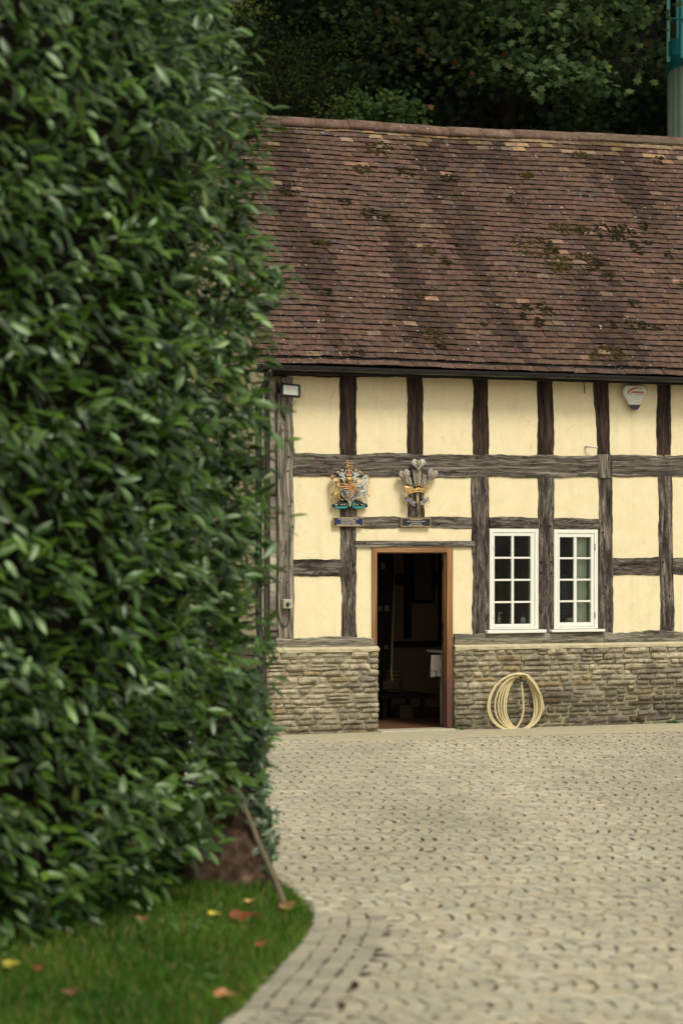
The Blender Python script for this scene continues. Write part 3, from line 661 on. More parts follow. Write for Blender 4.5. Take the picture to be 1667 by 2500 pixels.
# ---- door frame
def uvbox(mb, a, b, axis):
    x0,y0,z0 = a; x1,y1,z1 = b; vs = []; uv = []; fs = []
    for f in (((0,0,0),(1,0,0),(1,0,1),(0,0,1)),((1,0,0),(1,1,0),(1,1,1),(1,0,1)),((0,1,0),(0,0,0),(0,0,1),(0,1,1)),((0,0,1),(1,0,1),(1,1,1),(0,1,1)),((0,1,0),(1,1,0),(1,0,0),(0,0,0)),((1,1,0),(0,1,0),(0,1,1),(1,1,1))):
        k = len(vs)
        for c in f:
            p = (x0+(x1-x0)*c[0], y0+(y1-y0)*c[1], z0+(z1-z0)*c[2]); vs.append(p)
            uv.append((p[2], p[0]+p[1]) if axis == 'z' else (p[0], p[2]+p[1]))
        fs.append((k,k+1,k+2,k+3))
    mb.add(vs, fs, uvs=uv)
dl0 = L(909,1450,-.02)[0]; dl1 = L(920,1450,-.02)[0]; dr1 = L(1103,1450,-.02)[0]; dr0 = L(1091,1450,-.02)[0]; dtop = L(1000,1336,-.02)[2]; dbt = L(1000,1348,-.02)[2]
door = MB(); uvbox(door, (dl0, -.02, .03), (dl1, .09, dtop), 'z'); uvbox(door, (dr0, -.02, .03), (dr1+.012, .09, dtop), 'z'); uvbox(door, (dl1, -.022, dbt), (dr0, .088, dtop-.001), 'x')
uvbox(door, (dr0-.012, .03, .03), (dr0, .09, dbt), 'z'); uvbox(door, (dl1, .03, .03), (dl1+.012, .09, dbt), 'z'); uvbox(door, (dl1+.012, .032, dbt-.012), (dr0-.012, .088, dbt), 'x')
dframe = fpart('door_frame', door, M_FRAME, house)
for z in (1.82, .98, 1.12):
    m = MB(); m.bbox((dr0-.02, .045, z), (dr0-.011, .085, z+.09), r=.003); fpart('hinge', m, M_BLACK, dframe, root=house)
thr = MB(); thr.bbox((sL1-.02, -.17, -.03), (sR0+.02, .14, .022), r=.012); fpart('threshold', thr, plain('worn_stone_step', (.40,.37,.27), .9, .15, var=.25, sc=12, bump=.4), house)
# ---- windows
def window(x0, x1, y0, y1, px, py, sx0, sx1, sy0, sy1, hinge_right):
    o = .02; bo = -o
    a = L(x0, y1, bo); b = L(x1, y0, bo); fm = MB()
    gx0 = L(px[0][0]-2.5, 1400, bo)[0]; gx1 = L(px[-1][1]+2.5, 1400, bo)[0]; gz0 = L((x0+x1)/2, py[-1][1]+2.5, bo)[2]; gz1 = L((x0+x1)/2, py[0][0]-2.5, bo)[2]
    fw = .045                                     # fixed frame, sash stands inside
    fm.bbox((a[0], -o, a[2]), (a[0]+fw, .06, b[2]), r=.003); fm.bbox((b[0]-fw, -o, a[2]), (b[0], .06, b[2]), r=.003)
    fm.bbox((a[0]+fw, -o+.0005, b[2]-fw), (b[0]-fw, .06, b[2]-.0005), r=.003); fm.bbox((a[0]+fw, -o+.0005, a[2]), (b[0]-fw, .06, a[2]+.02), r=.003)
    fr = fpart('window', fm, M_PAINT, house)
    sm = MB(); A0 = a[0]+fw+.003; B0 = b[0]-fw-.003; Z0 = a[2]+.023; Z1 = b[2]-fw-.003; q = -o+.006
    sm.bbox((A0, q, Z0), (gx0, .05, Z1), r=.003); sm.bbox((gx1, q, Z0), (B0, .05, Z1), r=.003); sm.bbox((gx0, q+.0005, gz1), (gx1, .05, Z1-.0005), r=.003); sm.bbox((gx0, q+.0005, Z0+.0005), (gx1, .05, gz0), r=.003)
    fpart('window_sash', sm, M_PAINT, fr, root=house)
    gb_ = MB(); xm0 = L(px[0][1], 1400, bo)[0]; xm1 = L(px[1][0], 1400, bo)[0]; gb_.bbox((xm0, q+.004, gz0), (xm1, .03, gz1), r=.003)
    for i in range(3):
        zc = L((x0+x1)/2, (py[i][1]+py[i+1][0])/2, bo)[2]; gb_.bbox((gx0, q+.006, zc-.011), (xm0, .028, zc+.011), r=.003); gb_.bbox((xm1, q+.006, zc-.011), (gx1, .028, zc+.011), r=.003)
    fpart('glazing_bar', gb_, M_PAINT, fr, root=house)
    for i in range(4):
        zt = gz1 if i == 0 else L((x0+x1)/2, (py[i-1][1]+py[i][0])/2, bo)[2]-.011; zb_ = gz0 if i == 3 else L((x0+x1)/2, (py[i][1]+py[i+1][0])/2, bo)[2]+.011
        for (u0, u1) in ((gx0, xm0), (xm1, gx1)):
            pm = MB(); w_ = random.gauss(0,.0006); pm.add([(u0-.002,.0105+w_,zb_-.002),(u1+.002,.0105-w_,zb_-.002),(u1+.002,.0105,zt+.002),(u0-.002,.0105,zt+.002)], [(0,1,2,3)]); fpart('pane', pm, M_GLASS, fr, root=house)
    sl = MB(); c = L(sx0, sy1, -.075); d = L(sx1, sy0, -.075); sl.bbox((c[0], -.085, c[2]), (d[0], .06, d[2]), r=.006); fpart('window_sill', sl, M_PAINT, fr, root=house)
    hn = MB(); hx = (b[0]-fw+.004) if hinge_right else (a[0]+fw-.004)
    for z in (a[2]+.12, b[2]-.24): hn.tube([(hx, -o-.003, z), (hx, -o-.003, z+.075)], .005, n=6)
    fpart('hinge', hn, M_SEAM if hinge_right else M_PAINT, fr, root=house)
window(1195, 1314, 1291, 1537, ((1210,1249),(1255,1293)), ((1311,1359),(1365,1413),(1419,1467),(1473,1521)), 1189, 1333, 1537, 1547, False)
window(1352, 1459, 1293, 1536, ((1369,1401),(1408,1440)), ((1314,1360),(1366,1412),(1419,1465),(1471,1517)), 1346, 1476, 1536, 1544, True)
# ---- interior
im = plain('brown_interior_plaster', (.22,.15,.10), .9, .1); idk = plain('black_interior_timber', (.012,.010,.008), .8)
fl = MB()
for i in range(18): fl.bbox((.3+i*.42, .14, -.01), (.3+i*.42+.415, 3.5, .02), r=.002)
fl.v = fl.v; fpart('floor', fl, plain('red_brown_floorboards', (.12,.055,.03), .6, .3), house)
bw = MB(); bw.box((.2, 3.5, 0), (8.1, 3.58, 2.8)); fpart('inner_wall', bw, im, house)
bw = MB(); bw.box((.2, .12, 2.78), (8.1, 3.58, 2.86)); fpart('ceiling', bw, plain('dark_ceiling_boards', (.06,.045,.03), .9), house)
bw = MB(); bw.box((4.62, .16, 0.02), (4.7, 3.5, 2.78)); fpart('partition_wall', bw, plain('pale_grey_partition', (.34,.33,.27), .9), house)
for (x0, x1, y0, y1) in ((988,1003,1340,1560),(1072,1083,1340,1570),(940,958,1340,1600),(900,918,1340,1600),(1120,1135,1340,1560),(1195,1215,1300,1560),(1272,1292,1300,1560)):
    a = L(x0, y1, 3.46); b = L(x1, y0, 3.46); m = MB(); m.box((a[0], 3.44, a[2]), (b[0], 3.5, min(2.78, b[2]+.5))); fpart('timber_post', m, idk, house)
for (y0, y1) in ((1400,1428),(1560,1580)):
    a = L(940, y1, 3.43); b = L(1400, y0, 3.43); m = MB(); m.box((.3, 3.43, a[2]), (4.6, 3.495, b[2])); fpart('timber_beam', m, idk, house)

def fbox_thing(name, label, cat, parts, group=None):
    """parts: (name, material, fn(mb)) built in facade coordinates"""
    allp = []
    for nm, mt, fn in parts:
        m = MB(); fn(m); allp.append((nm, mt, m))
    vv = np.array([p for _, _, m in allp for p in m.v]); base = (float((vv[:,0].min()+vv[:,0].max())/2), float((vv[:,1].min()+vv[:,1].max())/2), float(vv[:,2].min()))
    if len(allp) == 1: return fmesh(name, allp[0][2], allp[0][1], label, cat, base, group)
    r = fthing(name, label, cat, base, group)
    for nm, mt, m in allp: fpart(nm, m, mt, r)
    return r
def pxbox(m, x0, y0, x1, y1, b, th, r=.003, **k):
    a = L(x0, y1, b); c = L(x1, y0, b); m.bbox((a[0], b, a[2]), (c[0], b+th, c[2]), r=r, **k)
fbox_thing('framed_picture', 'tall framed picture hanging in shadow on the inner wall beyond the doorway', 'picture', [('picture_frame', idk, lambda m: [pxbox(m, 1008,1340,1013,1472,3.35,.04), pxbox(m,1056,1340,1061,1472,3.35,.04), pxbox(m,1013,1464,1056,1472,3.351,.038), pxbox(m,1013,1340,1056,1345,3.351,.038)]), ('picture_sheet', plain('brown_print', (.10,.085,.05), .6), lambda m: pxbox(m,1013,1345,1056,1464,3.375,.01))])
MW = plain('old_pine_handle', (.24,.17,.10), .7)
def broom(m): a = L(963,1372,1.9); b = L(955,1640,1.3); m.tube([a, b, (b[0]-.01, 1.25, b[2]-.12)], .013, n=8)
def bristle(m): b = L(955,1640,1.3); m.bbox((b[0]-.14, 1.21, b[2]-.22), (b[0]+.09, 1.26, b[2]-.1), r=.02)
fbox_thing('broom', 'long wooden-handled broom leaning in the dark just inside the doorway', 'broom', [('handle', MW, broom), ('brush_head', plain('dark_bristle', (.02,.014,.009), .95), bristle)])
def keg(m):
    a = L(955,1722,1.6); b = L(998,1636,1.6); cx = (a[0]+b[0])/2; r = (b[0]-a[0])/2; h = b[2]-.33
    for k in range(6): m.tube([(cx,1.8,.33+h*k/6+.004),(cx,1.8,.33+h*(k+.5)/6),(cx,1.8,.33+h*(k+1)/6-.004)], [r*.97,r,r*.97], n=16)
fbox_thing('wooden_tub', 'round brown wooden tub standing on the low bench inside the doorway', 'tub', [('tub', plain('brown_staves', (.10,.07,.035), .7), keg)])
def bench(m):
    a = L(926,1722,1.5); b = L(1046,1714,1.5); m.bbox((a[0], 1.45, .27), (b[0], 2.0, .325), r=.006)
def bleg(i, y):
    def f(m): a = L(926,1722,1.5); b = L(1046,1714,1.5); x = (a[0]+.05, b[0]-.1)[i]; m.bbox((x, y, .02), (x+.05, y+.04, .27), r=.004)
    return f
fbox_thing('low_bench', 'low dark wooden bench on the floorboards inside the doorway', 'bench', [('seat', idk, bench), ('leg', idk, bleg(0,1.5)), ('leg', idk, bleg(1,1.5)), ('leg', idk, bleg(0,1.93)), ('leg', idk, bleg(1,1.93))])
fbox_thing('storage_box', 'small brownish box under the low bench inside the doorway', 'box', [('box', plain('dull_card', (.07,.05,.03), .8), lambda m: m.bbox((L(968,1745,1.7)[0],1.6,.021),(L(1000,1745,1.7)[0],1.8,.16),r=.006)), ('lid', plain('dull_card_lid', (.09,.07,.04), .8), lambda m: m.bbox((L(967,1745,1.7)[0],1.59,.161),(L(1001,1745,1.7)[0],1.81,.185),r=.006))])
cw = plain('white_melamine', (.62,.60,.53), .5)
def counter_top(m): a = L(1078,1595,.5); b = L(1086,1589,.5); m.bbox((a[0], .5, a[2]), (a[0]+1.1, .93, b[2]), r=.003)
def counter_leg(m):
    a = L(1079,1594,.5); m.bbox((a[0]+.02, .52, .02), (a[0]+.9, .60, L(1043,1594,.5)[2]-.001), r=.003)
fbox_thing('white_counter', 'white counter with thin overhanging top just inside the right of the doorway', 'counter', [('worktop', cw, counter_top), ('cabinet', cw, counter_leg)])
def towel(m):
    vs = []; fs = []; nx, nz = 12, 10; a = L(1049,1652,.47); b = L(1083,1600,.47)
    for j in range(nz+1):
        for i in range(nx+1):
            u = i/nx; v = j/nz; x = a[0]+(b[0]-a[0])*(u*(1-.16*(v))+.10*v); z = a[2]+(b[2]-a[2])*v+.01*math.sin(u*3)*(1-v)
            vs.append((x, .46+.012*math.sin(u*15+v)*(1-v*.5), z))
    m.add(vs, [(j*(nx+1)+i, j*(nx+1)+i+1, (j+1)*(nx+1)+i+1, (j+1)*(nx+1)+i) for j in range(nz) for i in range(nx)], smooth=True)
    m.v += []; vs2 = [(x+.012, y-.02, z+.035) for (x,y,z) in vs if x < a[0]+(b[0]-a[0])*.9]
    m.add([(x+.008,y+.016,z-.012) for (x,y,z) in vs], [(j*(nx+1)+i, j*(nx+1)+i+1, (j+1)*(nx+1)+i+1, (j+1)*(nx+1)+i) for j in range(nz) for i in range(nx)], smooth=True)
def towel2(m):
    a = L(1051,1636,.44); b = L(1076,1599,.44); n = 8
    vs = [(a[0]+(b[0]-a[0])*i/n, .435+.006*math.sin(i*1.9+j), a[2]+(b[2]-a[2])*j/6+(0 if j else .006*math.sin(i))) for j in range(7) for i in range(n+1)]
    m.add(vs, [(j*(n+1)+i, j*(n+1)+i+1, (j+1)*(n+1)+i+1, (j+1)*(n+1)+i) for j in range(6) for i in range(n)], smooth=True)
tw_ = plain('white_cotton', (.66,.62,.54), .95, .1)
fbox_thing('folded_towel', 'folded white towel hanging from the edge of the counter in the doorway', 'towel', [('cloth', tw_, towel), ('top_fold', tw_, towel2)])
for (x0, y0, x1, y1, lb) in ((930,1375,940,1389,'small pale note pinned high on the dark post left of the broom'), (923,1479,932,1492,'left small pale note of the two pinned halfway up inside the doorway'), (938,1478,949,1492,'right small pale note of the two pinned halfway up inside the doorway'), (938,1575,947,1585,'small pale note pinned lowest on the dark wall left of the broom')):
    fbox_thing('paper_note', lb, 'note', [('note', plain('old_paper', (.18,.15,.09), .9), lambda m: pxbox(m, x0,y0,x1,y1,2.2,.004,r=.0008))])
bk = MB(); a = L(920,1600,2.25); bk.box((a[0]-.12, 2.215, .02), (L(952,1600,2.25)[0], 2.3, 2.78)); fpart('cupboard_panel', bk, idk, house)
fbox_thing('wall_socket', 'double electric socket low on the inner wall beside the white counter', 'socket', [('back_box', plain('beige_socket', (.14,.10,.07), .5), lambda m: pxbox(m,1055,1680,1072,1696,3.38,.02)), ('cover', plain('beige_cover', (.2,.15,.1), .5), lambda m: pxbox(m,1057,1682,1070,1694,3.37,.012))])
# window-sill things
ins = MB(); a = L(1200,1524,.13); ins.bbox((a[0], .065, a[2]-.03), (L(1470,1524,.13)[0], .3, a[2]), r=.004); fpart('inner_window_board', ins, plain('painted_board', (.3,.28,.22), .6), house)
zb_ = a[2]
def lathe(m, c, prof, n=14, **k):
    vs = []; 
    for (r, z) in prof:
        for j in range(n): th = 2*math.pi*j/n; vs.append((c[0]+r*math.cos(th), c[1]+r*math.sin(th), c[2]+z))
    m.add(vs, [(i*n+j, i*n+(j+1)%n, (i+1)*n+(j+1)%n, (i+1)*n+j) for i in range(len(prof)-1) for j in range(n)]+[tuple(range(n-1,-1,-1)), tuple((len(prof)-1)*n+j for j in range(n))], smooth=True, **k)
sx = L(1276,1515,.15)[0]
fbox_thing('plastic_bottle', 'squat white plastic bottle with blue cap behind the left window', 'bottle', [('body', plain('milky_plastic', (.55,.58,.62), .4), lambda m: lathe(m, (sx,.15,zb_), [(.034,0),(.036,.05),(.03,.07),(.018,.078)])), ('cap', plain('blue_plastic', (.02,.06,.30), .4), lambda m: lathe(m, (sx,.15,zb_), [(.021,.078),(.021,.1),(.006,.104),(.005,.15)]))])
sx2 = L(1244,1515,.15)[0]
fbox_thing('glass_jar', 'small clear jar with pale lid low behind the left window', 'jar', [('jar', plain('cloudy_glass', (.25,.27,.27), .2, .6), lambda m: lathe(m, (sx2,.15,zb_), [(.02,0),(.022,.03),(.016,.04)])), ('lid', plain('pale_lid', (.5,.5,.48), .4), lambda m: lathe(m, (sx2,.15,zb_), [(.017,.04),(.017,.052)]))])
sx3 = L(1217,1500,.15)[0]
fbox_thing('tap_bottle', 'clear pump bottle at the left edge behind the left window', 'bottle', [('body', plain('cloudy_glass', (.25,.27,.27), .2, .6), lambda m: lathe(m, (sx3,.15,zb_), [(.022,0),(.022,.08),(.01,.09)])), ('pump', plain('pale_lid', (.5,.5,.48), .4), lambda m: m.tube([(sx3,.15,zb_+.09),(sx3,.15,zb_+.13),(sx3+.035,.13,zb_+.125)], .007))])
def blind(m):
    a = L(1404,1530,.1); b = L(1434,1300,.1); n = 14; vs = []
    for i in range(n+1):
        u = i/n; x = a[0]+(b[0]-a[0])*u; y = .10+.006*math.sin(u*14); vs += [(x, y, a[2]), (x, y, b[2]+.02)]
    m.add(vs, [(2*i, 2*i+2, 2*i+3, 2*i+1) for i in range(n)], smooth=True)
fbox_thing('window_curtain', 'pale grey-green curtain hanging behind the right half of the right window', 'curtain', [('curtain', plain('pale_green_cloth', (.62,.65,.52), .9), blind)])
def poster(m): pxbox(m, 1371,1402,1399,1512,.35,.004,r=.001)
def plines(m):
    for k in range(16):
        y = 1420+k*5.2; pxbox(m, 1374, y, 1374+random.uniform(12,23), y+2, .345, .003, r=.0006)
fbox_thing('blue_notice', 'blue notice sheet with rows of small text inside the right window', 'notice', [('sheet', plain('dull_blue_paper', (.07,.09,.17), .7), poster), ('printed_rows', plain('pale_blue_print', (.22,.26,.34), .7), plines)])
fbox_thing('pale_box', 'small pale green box on the sill behind the right window', 'box', [('carton', plain('pale_green_card', (.42,.46,.34), .7), lambda m: pxbox(m,1384,1508,1402,1518,.1,.06)), ('carton_label', plain('pale_card', (.5,.5,.42), .7), lambda m: pxbox(m,1387,1510,1398,1515,.097,.004,r=.0008))])

# ------------------------------------------------------------------ text
def text_geo(txt, size, bold=0.0, extr=.001):
    cu = bpy.data.curves.new('lettering', 'FONT'); cu.body = txt; cu.size = size; cu.align_x = 'CENTER'; cu.align_y = 'CENTER'; cu.offset = bold; cu.extrude = extr; cu.resolution_u = 3
    o = bpy.data.objects.new('lettering', cu); COL.objects.link(o); dg = bpy.context.evaluated_depsgraph_get(); ev = o.evaluated_get(dg); me = ev.to_mesh()
    vs = [tuple(v.co) for v in me.vertices]; fs = [tuple(p.vertices) for p in me.polygons]; ev.to_mesh_clear(); bpy.data.objects.remove(o); bpy.data.curves.remove(cu); return vs, fs
def text_on(m, txt, px, py, b, hpx, wpx=None, rot=0, **k):
    """lettering centred at photo px,py on plane b; hpx cap height in photo pixels"""
    c = L(px, py, b); sc = 1/(FPX/(CY+c[0]*SA+b*CA)); vs, fs = text_geo(txt, hpx*sc/.7, **k); xs = [v[0] for v in vs]; w = max(xs)-min(xs); ys = [v[1] for v in vs]; y0 = (max(ys)+min(ys))/2; x0 = (max(xs)+min(xs))/2
    f = (wpx*sc/CA/w) if wpx else 1; cr, sr = math.cos(rot), math.sin(rot)
    m.add([(c[0]+((x-x0)*f*cr-(y-y0)*sr), b-z, c[2]+((x-x0)*f*sr+(y-y0)*cr)) for (x, y, z) in vs], fs)
GOLD = plain('worn_gilt', (.55,.36,.13), .42, .5, .35, var=.3, sc=120); PALEGOLD = plain('pale_gilt', (.66,.52,.30), .45, .4, .15, var=.25, sc=120)
NAVY = plain('navy_enamel', (.012,.02,.075), .4, .4); NAVYB = plain('black_navy_enamel', (.012,.016,.035), .4, .4); CREAM = plain('cream_lettering', (.62,.55,.42), .6)
def plaque(x0, y0, x1, y1, lines, hs, ws, mt, label):
    b = -.048
    def bd(m): pxbox(m, x0+1.5, y0+1.5, x1-1.5, y1-1.5, b, .02, r=.001)
    def rim(m):
        pxbox(m,x0,y0,x1,y0+2,b-.004,.03,r=.0015); pxbox(m,x0,y1-2,x1,y1,b-.004,.03,r=.0015); pxbox(m,x0,y0+2,x0+2,y1-2,b-.004,.03,r=.0015); pxbox(m,x1-2,y0+2,x1,y1-2,b-.004,.03,r=.0015)
    def tx(m):
        n = len(lines)
        for i, t in enumerate(lines): text_on(m, t, (x0+x1)/2, y0+4.3+(y1-y0-8.2)*i/(n-1), b-.002, hs[i], ws[i], bold=.0004)
    fbox_thing('wall_plaque', label, 'plaque', [('board', mt, bd), ('rim', plain('dull_gilt_rim', (.36,.25,.12), .5, .3, .1), rim), ('lettering', CREAM, tx)])
plaque(813.5, 1263, 887.5, 1285, ('BY APPOINTMENT TO','H M THE QUEEN','FLOUR MILLERS','SHIPTON MILL LIMITED'), (2.8,2.8,2.8,2.8), (48,36,36,55), NAVY, 'blue gilt-edged plaque with cream lettering under the lion and unicorn arms')
plaque(979, 1264, 1051.5, 1286, ('BY APPOINTMENT TO','HRH THE PRINCE OF WALES','FLOUR MILLERS','SHIPTON MILL LIMITED'), (1.8,1.8,1.8,1.8), (32,44,26,34), NAVYB, 'dark gilt-edged plaque with smaller lettering under the three feathers crest')

# ------------------------------------------------------------------ royal arms, carved relief
Z1 = 13.067
def K(x, y, o): return L(795+x/Z1, 1115+y/Z1, -o)         # zoomed-crop pixel -> facade
def ctube(m, pts, rad, o=.05, n=6, **k):                    # pts in crop pixels, radii in crop pixels
    sc = 1/(Z1*221); P_ = []; 
    for p in pts: P_.append(K(p[0], p[1], o+(p[2] if len(p) > 2 else 0)))
    rr = [r*sc for r in rad] if isinstance(rad, (list, tuple)) else rad*sc
    m.tube(P_, rr, n=n, **k)
def cpoly(m, pts, o0, o1, bulge=0, **k):                    # extruded polygon with a domed face
    n = len(pts); cx = sum(p[0] for p in pts)/n; cy = sum(p[1] for p in pts)/n
    vs = [K(x, y, o0) for x, y in pts]+[K(x, y, o1) for x, y in pts]+[K(cx+(x-cx)*.55, cy+(y-cy)*.55, o1+bulge) for x, y in pts]+[K(cx, cy, o1+bulge*1.3)]
    fs = [(i, (i+1)%n, n+(i+1)%n, n+i) for i in range(n)]+[(n+i, n+(i+1)%n, 2*n+(i+1)%n, 2*n+i) for i in range(n)]+[(2*n+i, 2*n+(i+1)%n, 3*n) for i in range(n)]
    m.add(vs, fs, **k)
RED = plain('dull_red_paint', (.36,.06,.04), .5, var=.2, sc=200); SILV = plain('silver_grey_paint', (.50,.52,.50), .5, .4, .1, var=.15, sc=120); BLUE = plain('grey_blue_paint', (.09,.16,.24), .5); TEAL = plain('teal_paint', (.03,.26,.27), .55, var=.3, sc=80)
BLK = plain('black_paint', (.015,.014,.013), .5); DEEP = plain('dark_teal_paint', (.02,.06,.06), .6)
parts = []
def f(m):   # compartment
    cpoly(m, [(180,1545),(230,1500),(330,1480),(420,1420),(560,1400),(690,1410),(800,1420),(960,1380),(1100,1400),(1230,1480),(1330,1520),(1345,1590),(1290,1625),(1180,1590),(900,1560),(780,1640),(700,1580),(400,1590),(230,1620)], .03, .055, .02)
parts.append(('compartment', BLK, f))
def f(m):
    for x0, x1 in ((305,690),(850,1225)):
        ctube(m, [(x0,1500),(x0+10,1580),(x0+60,1625),(x1-60,1625),(x1-10,1590),(x1,1500)], [14,30,36,36,30,14], .075, 8)
    ctube(m, [(600,1490),(650,1500),(690,1530)], 32, .07); ctube(m, [(840,1530),(880,1490),(930,1470)], 32, .07)
parts.append(('compartment_scroll', TEAL, f))
def f(m):
    for x in (350,510,590,920,1000,1150): m.blob(K(x, 1535, .085), .0085, 1, .6, 1); 
parts.append(('compartment_flowers', PALEGOLD, f))
def f(m): ctube(m, [(745,1400),(735,1500),(770,1600),(800,1500),(790,1400)], [8,14,16,14,8], .1); ctube(m, [(768,1440),(770,1570)], [20,12], .085)
parts.append(('garter_strap_end', PALEGOLD, f))
shield = [(550,850),(770,850),(945,850),(950,1000),(930,1130),(870,1240),(775,1330),(660,1240),(585,1130),(545,1000)]
def f(m): cpoly(m, [(x+(x-750)*.05, y+(y-1080)*.05) for x, y in shield], .05, .088, .004)
parts.append(('shield_rim', PALEGOLD, f))
def f(m):
    for q in ([(575,850),(755,850),(755,1060),(575,1060)], [(770,1060),(925,1060),(890,1170),(770,1290)]): cpoly(m, q, .06, .098, .004)
parts.append(('shield_red_quarter', RED, f))
def f(m): cpoly(m, [(770,850),(935,850),(930,1050),(770,1050)], .06, .098, .004)
parts.append(('shield_gold_quarter', plain('orange_gold_paint', (.48,.24,.07), .5), f))
def f(m): cpoly(m, [(560,1075),(755,1075),(755,1290),(670,1225),(600,1140)], .06, .098, .004)
parts.append(('shield_blue_quarter', BLUE, f))
def f(m):   # small passant lions (three bars in two quarters), rampant lion, harp
    for (x, y) in ((585,890),(585,955),(585,1020),(785,1090),(785,1150),(785,1210)):
        w = 150 if y < 1060 else 105-(y-1090)*.35
        ctube(m, [(x+5,y-12),(x+20,y),(x+w*.5,y-4),(x+w*.85,y),(x+w,y-22)], [9,15,10,14,6], .105)
        for dx in (.15,.4,.75): ctube(m, [(x+w*dx,y+2),(x+w*dx-8,y+24)], [7,5], .105)
    ctube(m, [(690,1120),(665,1150),(672,1230),(705,1260),(722,1240),(730,1110),(700,1115)], 8, .106)
    for dx in (0,14,28): ctube(m, [(682+dx,1135),(690+dx,1235)], 3, .106)
parts.append(('shield_charges', PALEGOLD, f))
def f(m): ctube(m, [(850,910),(830,950),(860,990),(840,1020)], [8,14,12,6], .105); ctube(m, [(835,945),(815,930)], 6, .105); ctube(m, [(858,975),(885,1010)], 6, .105); ctube(m, [(855,950),(890,940)], 6, .105); ctube(m, [(845,985),(880,960),(885,915)], 4, .105)
parts.append(('rampant_lion_charge', RED, f))
gpts = [(520,900),(488,1010),(500,1120),(555,1230),(640,1320),(790,1420),(900,1330),(990,1220),(1030,1100),(1035,1000),(1000,900)]
gc = catmull(gpts, 5)
def f(m):
    n = len(gc); vs = []; fs = []
    for i, (x, y) in enumerate(gc):
        d = Vector((gc[min(i+1,n-1)][0]-gc[max(i-1,0)][0], gc[min(i+1,n-1)][1]-gc[max(i-1,0)][1])).normalized(); nx, ny = -d.y, d.x
        for w, o in ((-34,.07),(-30,.1),(30,.1),(34,.07)): vs.append(K(x+nx*w, y+ny*w, o))
    m.add(vs, [(i*4+k, (i+1)*4+k, (i+1)*4+k+1, i*4+k+1) for i in range(n-1) for k in range(3)])
parts.append(('garter_belt', NAVYB, f))
def f(m):
    for w in (-34, 34):
        q = []
        for i, (x, y) in enumerate(gc):
            d = Vector((gc[min(i+1,len(gc)-1)][0]-gc[max(i-1,0)][0], gc[min(i+1,len(gc)-1)][1]-gc[max(i-1,0)][1])).normalized(); q.append((x-d.y*w, y+d.x*w))
        ctube(m, q, 7, .103, 5)
    txt = 'HONI SOIT QUI MAL Y PENSE'; tot = len(gc)-1
    for i, ch in enumerate(txt):
        if ch == ' ': continue
        t = 3+(tot-6)*i/(len(txt)-1); j = int(t); fr = t-j; x = gc[j][0]+(gc[j+1][0]-gc[j][0])*fr; y = gc[j][1]+(gc[j+1][1]-gc[j][1])*fr
        ang = math.atan2(-(gc[j+1][1]-gc[j][1]), gc[j+1][0]-gc[j][0]); text_on(m, ch, 795+x/Z1, 1115+y/Z1, -.102, 2.9, rot=ang, bold=.0003)
parts.append(('garter_lettering', CREAM, f))
def f(m):   # helmet
    cpoly(m, [(655,640),(850,640),(860,700),(835,760),(800,790),(690,790),(660,740)], .06, .1, .03)
    for x in (690,720,750,780,810): ctube(m, [(x,640),(750+(x-750)*1.15,700),(750+(x-750)*.8,765)], 9, .128)
    ctube(m, [(680,800),(750,775),(830,800)], [16,18,16], .1); cpoly(m, [(680,800),(740,790),(790,790),(870,820),(780,880)], .07, .105, .01)
parts.append(('helmet', GOLD, f))
def crown_parts(cx, cy, w, h, tilt=0, o=.1):
    cr, sr = math.cos(tilt), math.sin(tilt)
    def T(x, y): return (cx+x*cr-y*sr, cy+x*sr+y*cr)
    def cap(m): cpoly(m, [T(-w*.42,0),(T(-w*.45,-h*.4)),T(-w*.28,-h*.72),T(-.05*w,-h*.55),T(.05*w,-h*.55),T(w*.28,-h*.72),T(w*.45,-h*.4),T(w*.42,0)], o-.05, o-.01, .01)
    def band(m):
        ctube(m, [T(-w*.45,0),T(0,h*.08),T(w*.45,0)], h*.09, o); ctube(m, [T(-w*.45,-h*.15),T(0,-h*.07),T(w*.45,-h*.15)], h*.05, o)
        ctube(m, [T(-w*.45,-h*.15),T(-w*.55,-h*.55),T(-w*.35,-h*.82),T(-w*.1,-h*.7),T(0,-h*.6),T(w*.1,-h*.7),T(w*.35,-h*.82),T(w*.55,-h*.55),T(w*.45,-h*.15)], h*.055, o+.005)
        ctube(m, [T(0,-h*.6),T(0,-h*.1)], h*.06, o+.012); m.blob(K(*T(0,-h*.78), o), h*.1/(Z1*221)); ctube(m, [T(0,-h*.85),T(0,-h*1.08)], h*.035, o); ctube(m, [T(-h*.08,-h*.97),T(h*.08,-h*.97)], h*.035, o)
        for dx in (-.3,-.15,0,.15,.3): m.blob(K(*T(w*dx,-h*.2), o+.004), h*.045/(Z1*221), n=5, m=4)
    return cap, band
c1, c2 = crown_parts(745, 585, 210, 200); parts += [('crown_cap', RED, c1), ('crown', PALEGOLD, c2)]
c1, c2 = crown_parts(255, 720, 150, 150, -.45, .1); parts += [('lion_crown_cap', RED, c1), ('lion_crown', PALEGOLD, c2)]
def f(m):   # crest lion on the crown
    ctube(m, [(700,170),(690,215),(700,270),(790,285),(835,300)], [14,20,26,18,22], .1); m.blob(K(690,165,.11), 36/(Z1*221), 1, .8, 1); ctube(m, [(680,250),(655,330),(660,400)], [14,12,12], .1)
    ctube(m, [(725,280),(720,350),(735,400)], [12,10,10], .1); ctube(m, [(830,290),(845,350),(825,400)], [16,10,12], .1); ctube(m, [(800,285),(790,350),(775,400)], [14,9,10], .09)
    ctube(m, [(840,285),(860,240),(800,225),(730,225),(720,205),(760,200),(830,205),(855,160)], [8,8,8,8,7,7,8,12], .1)
    for x in (670,690,710): ctube(m, [(x,140),(x,120)], 6, .11)
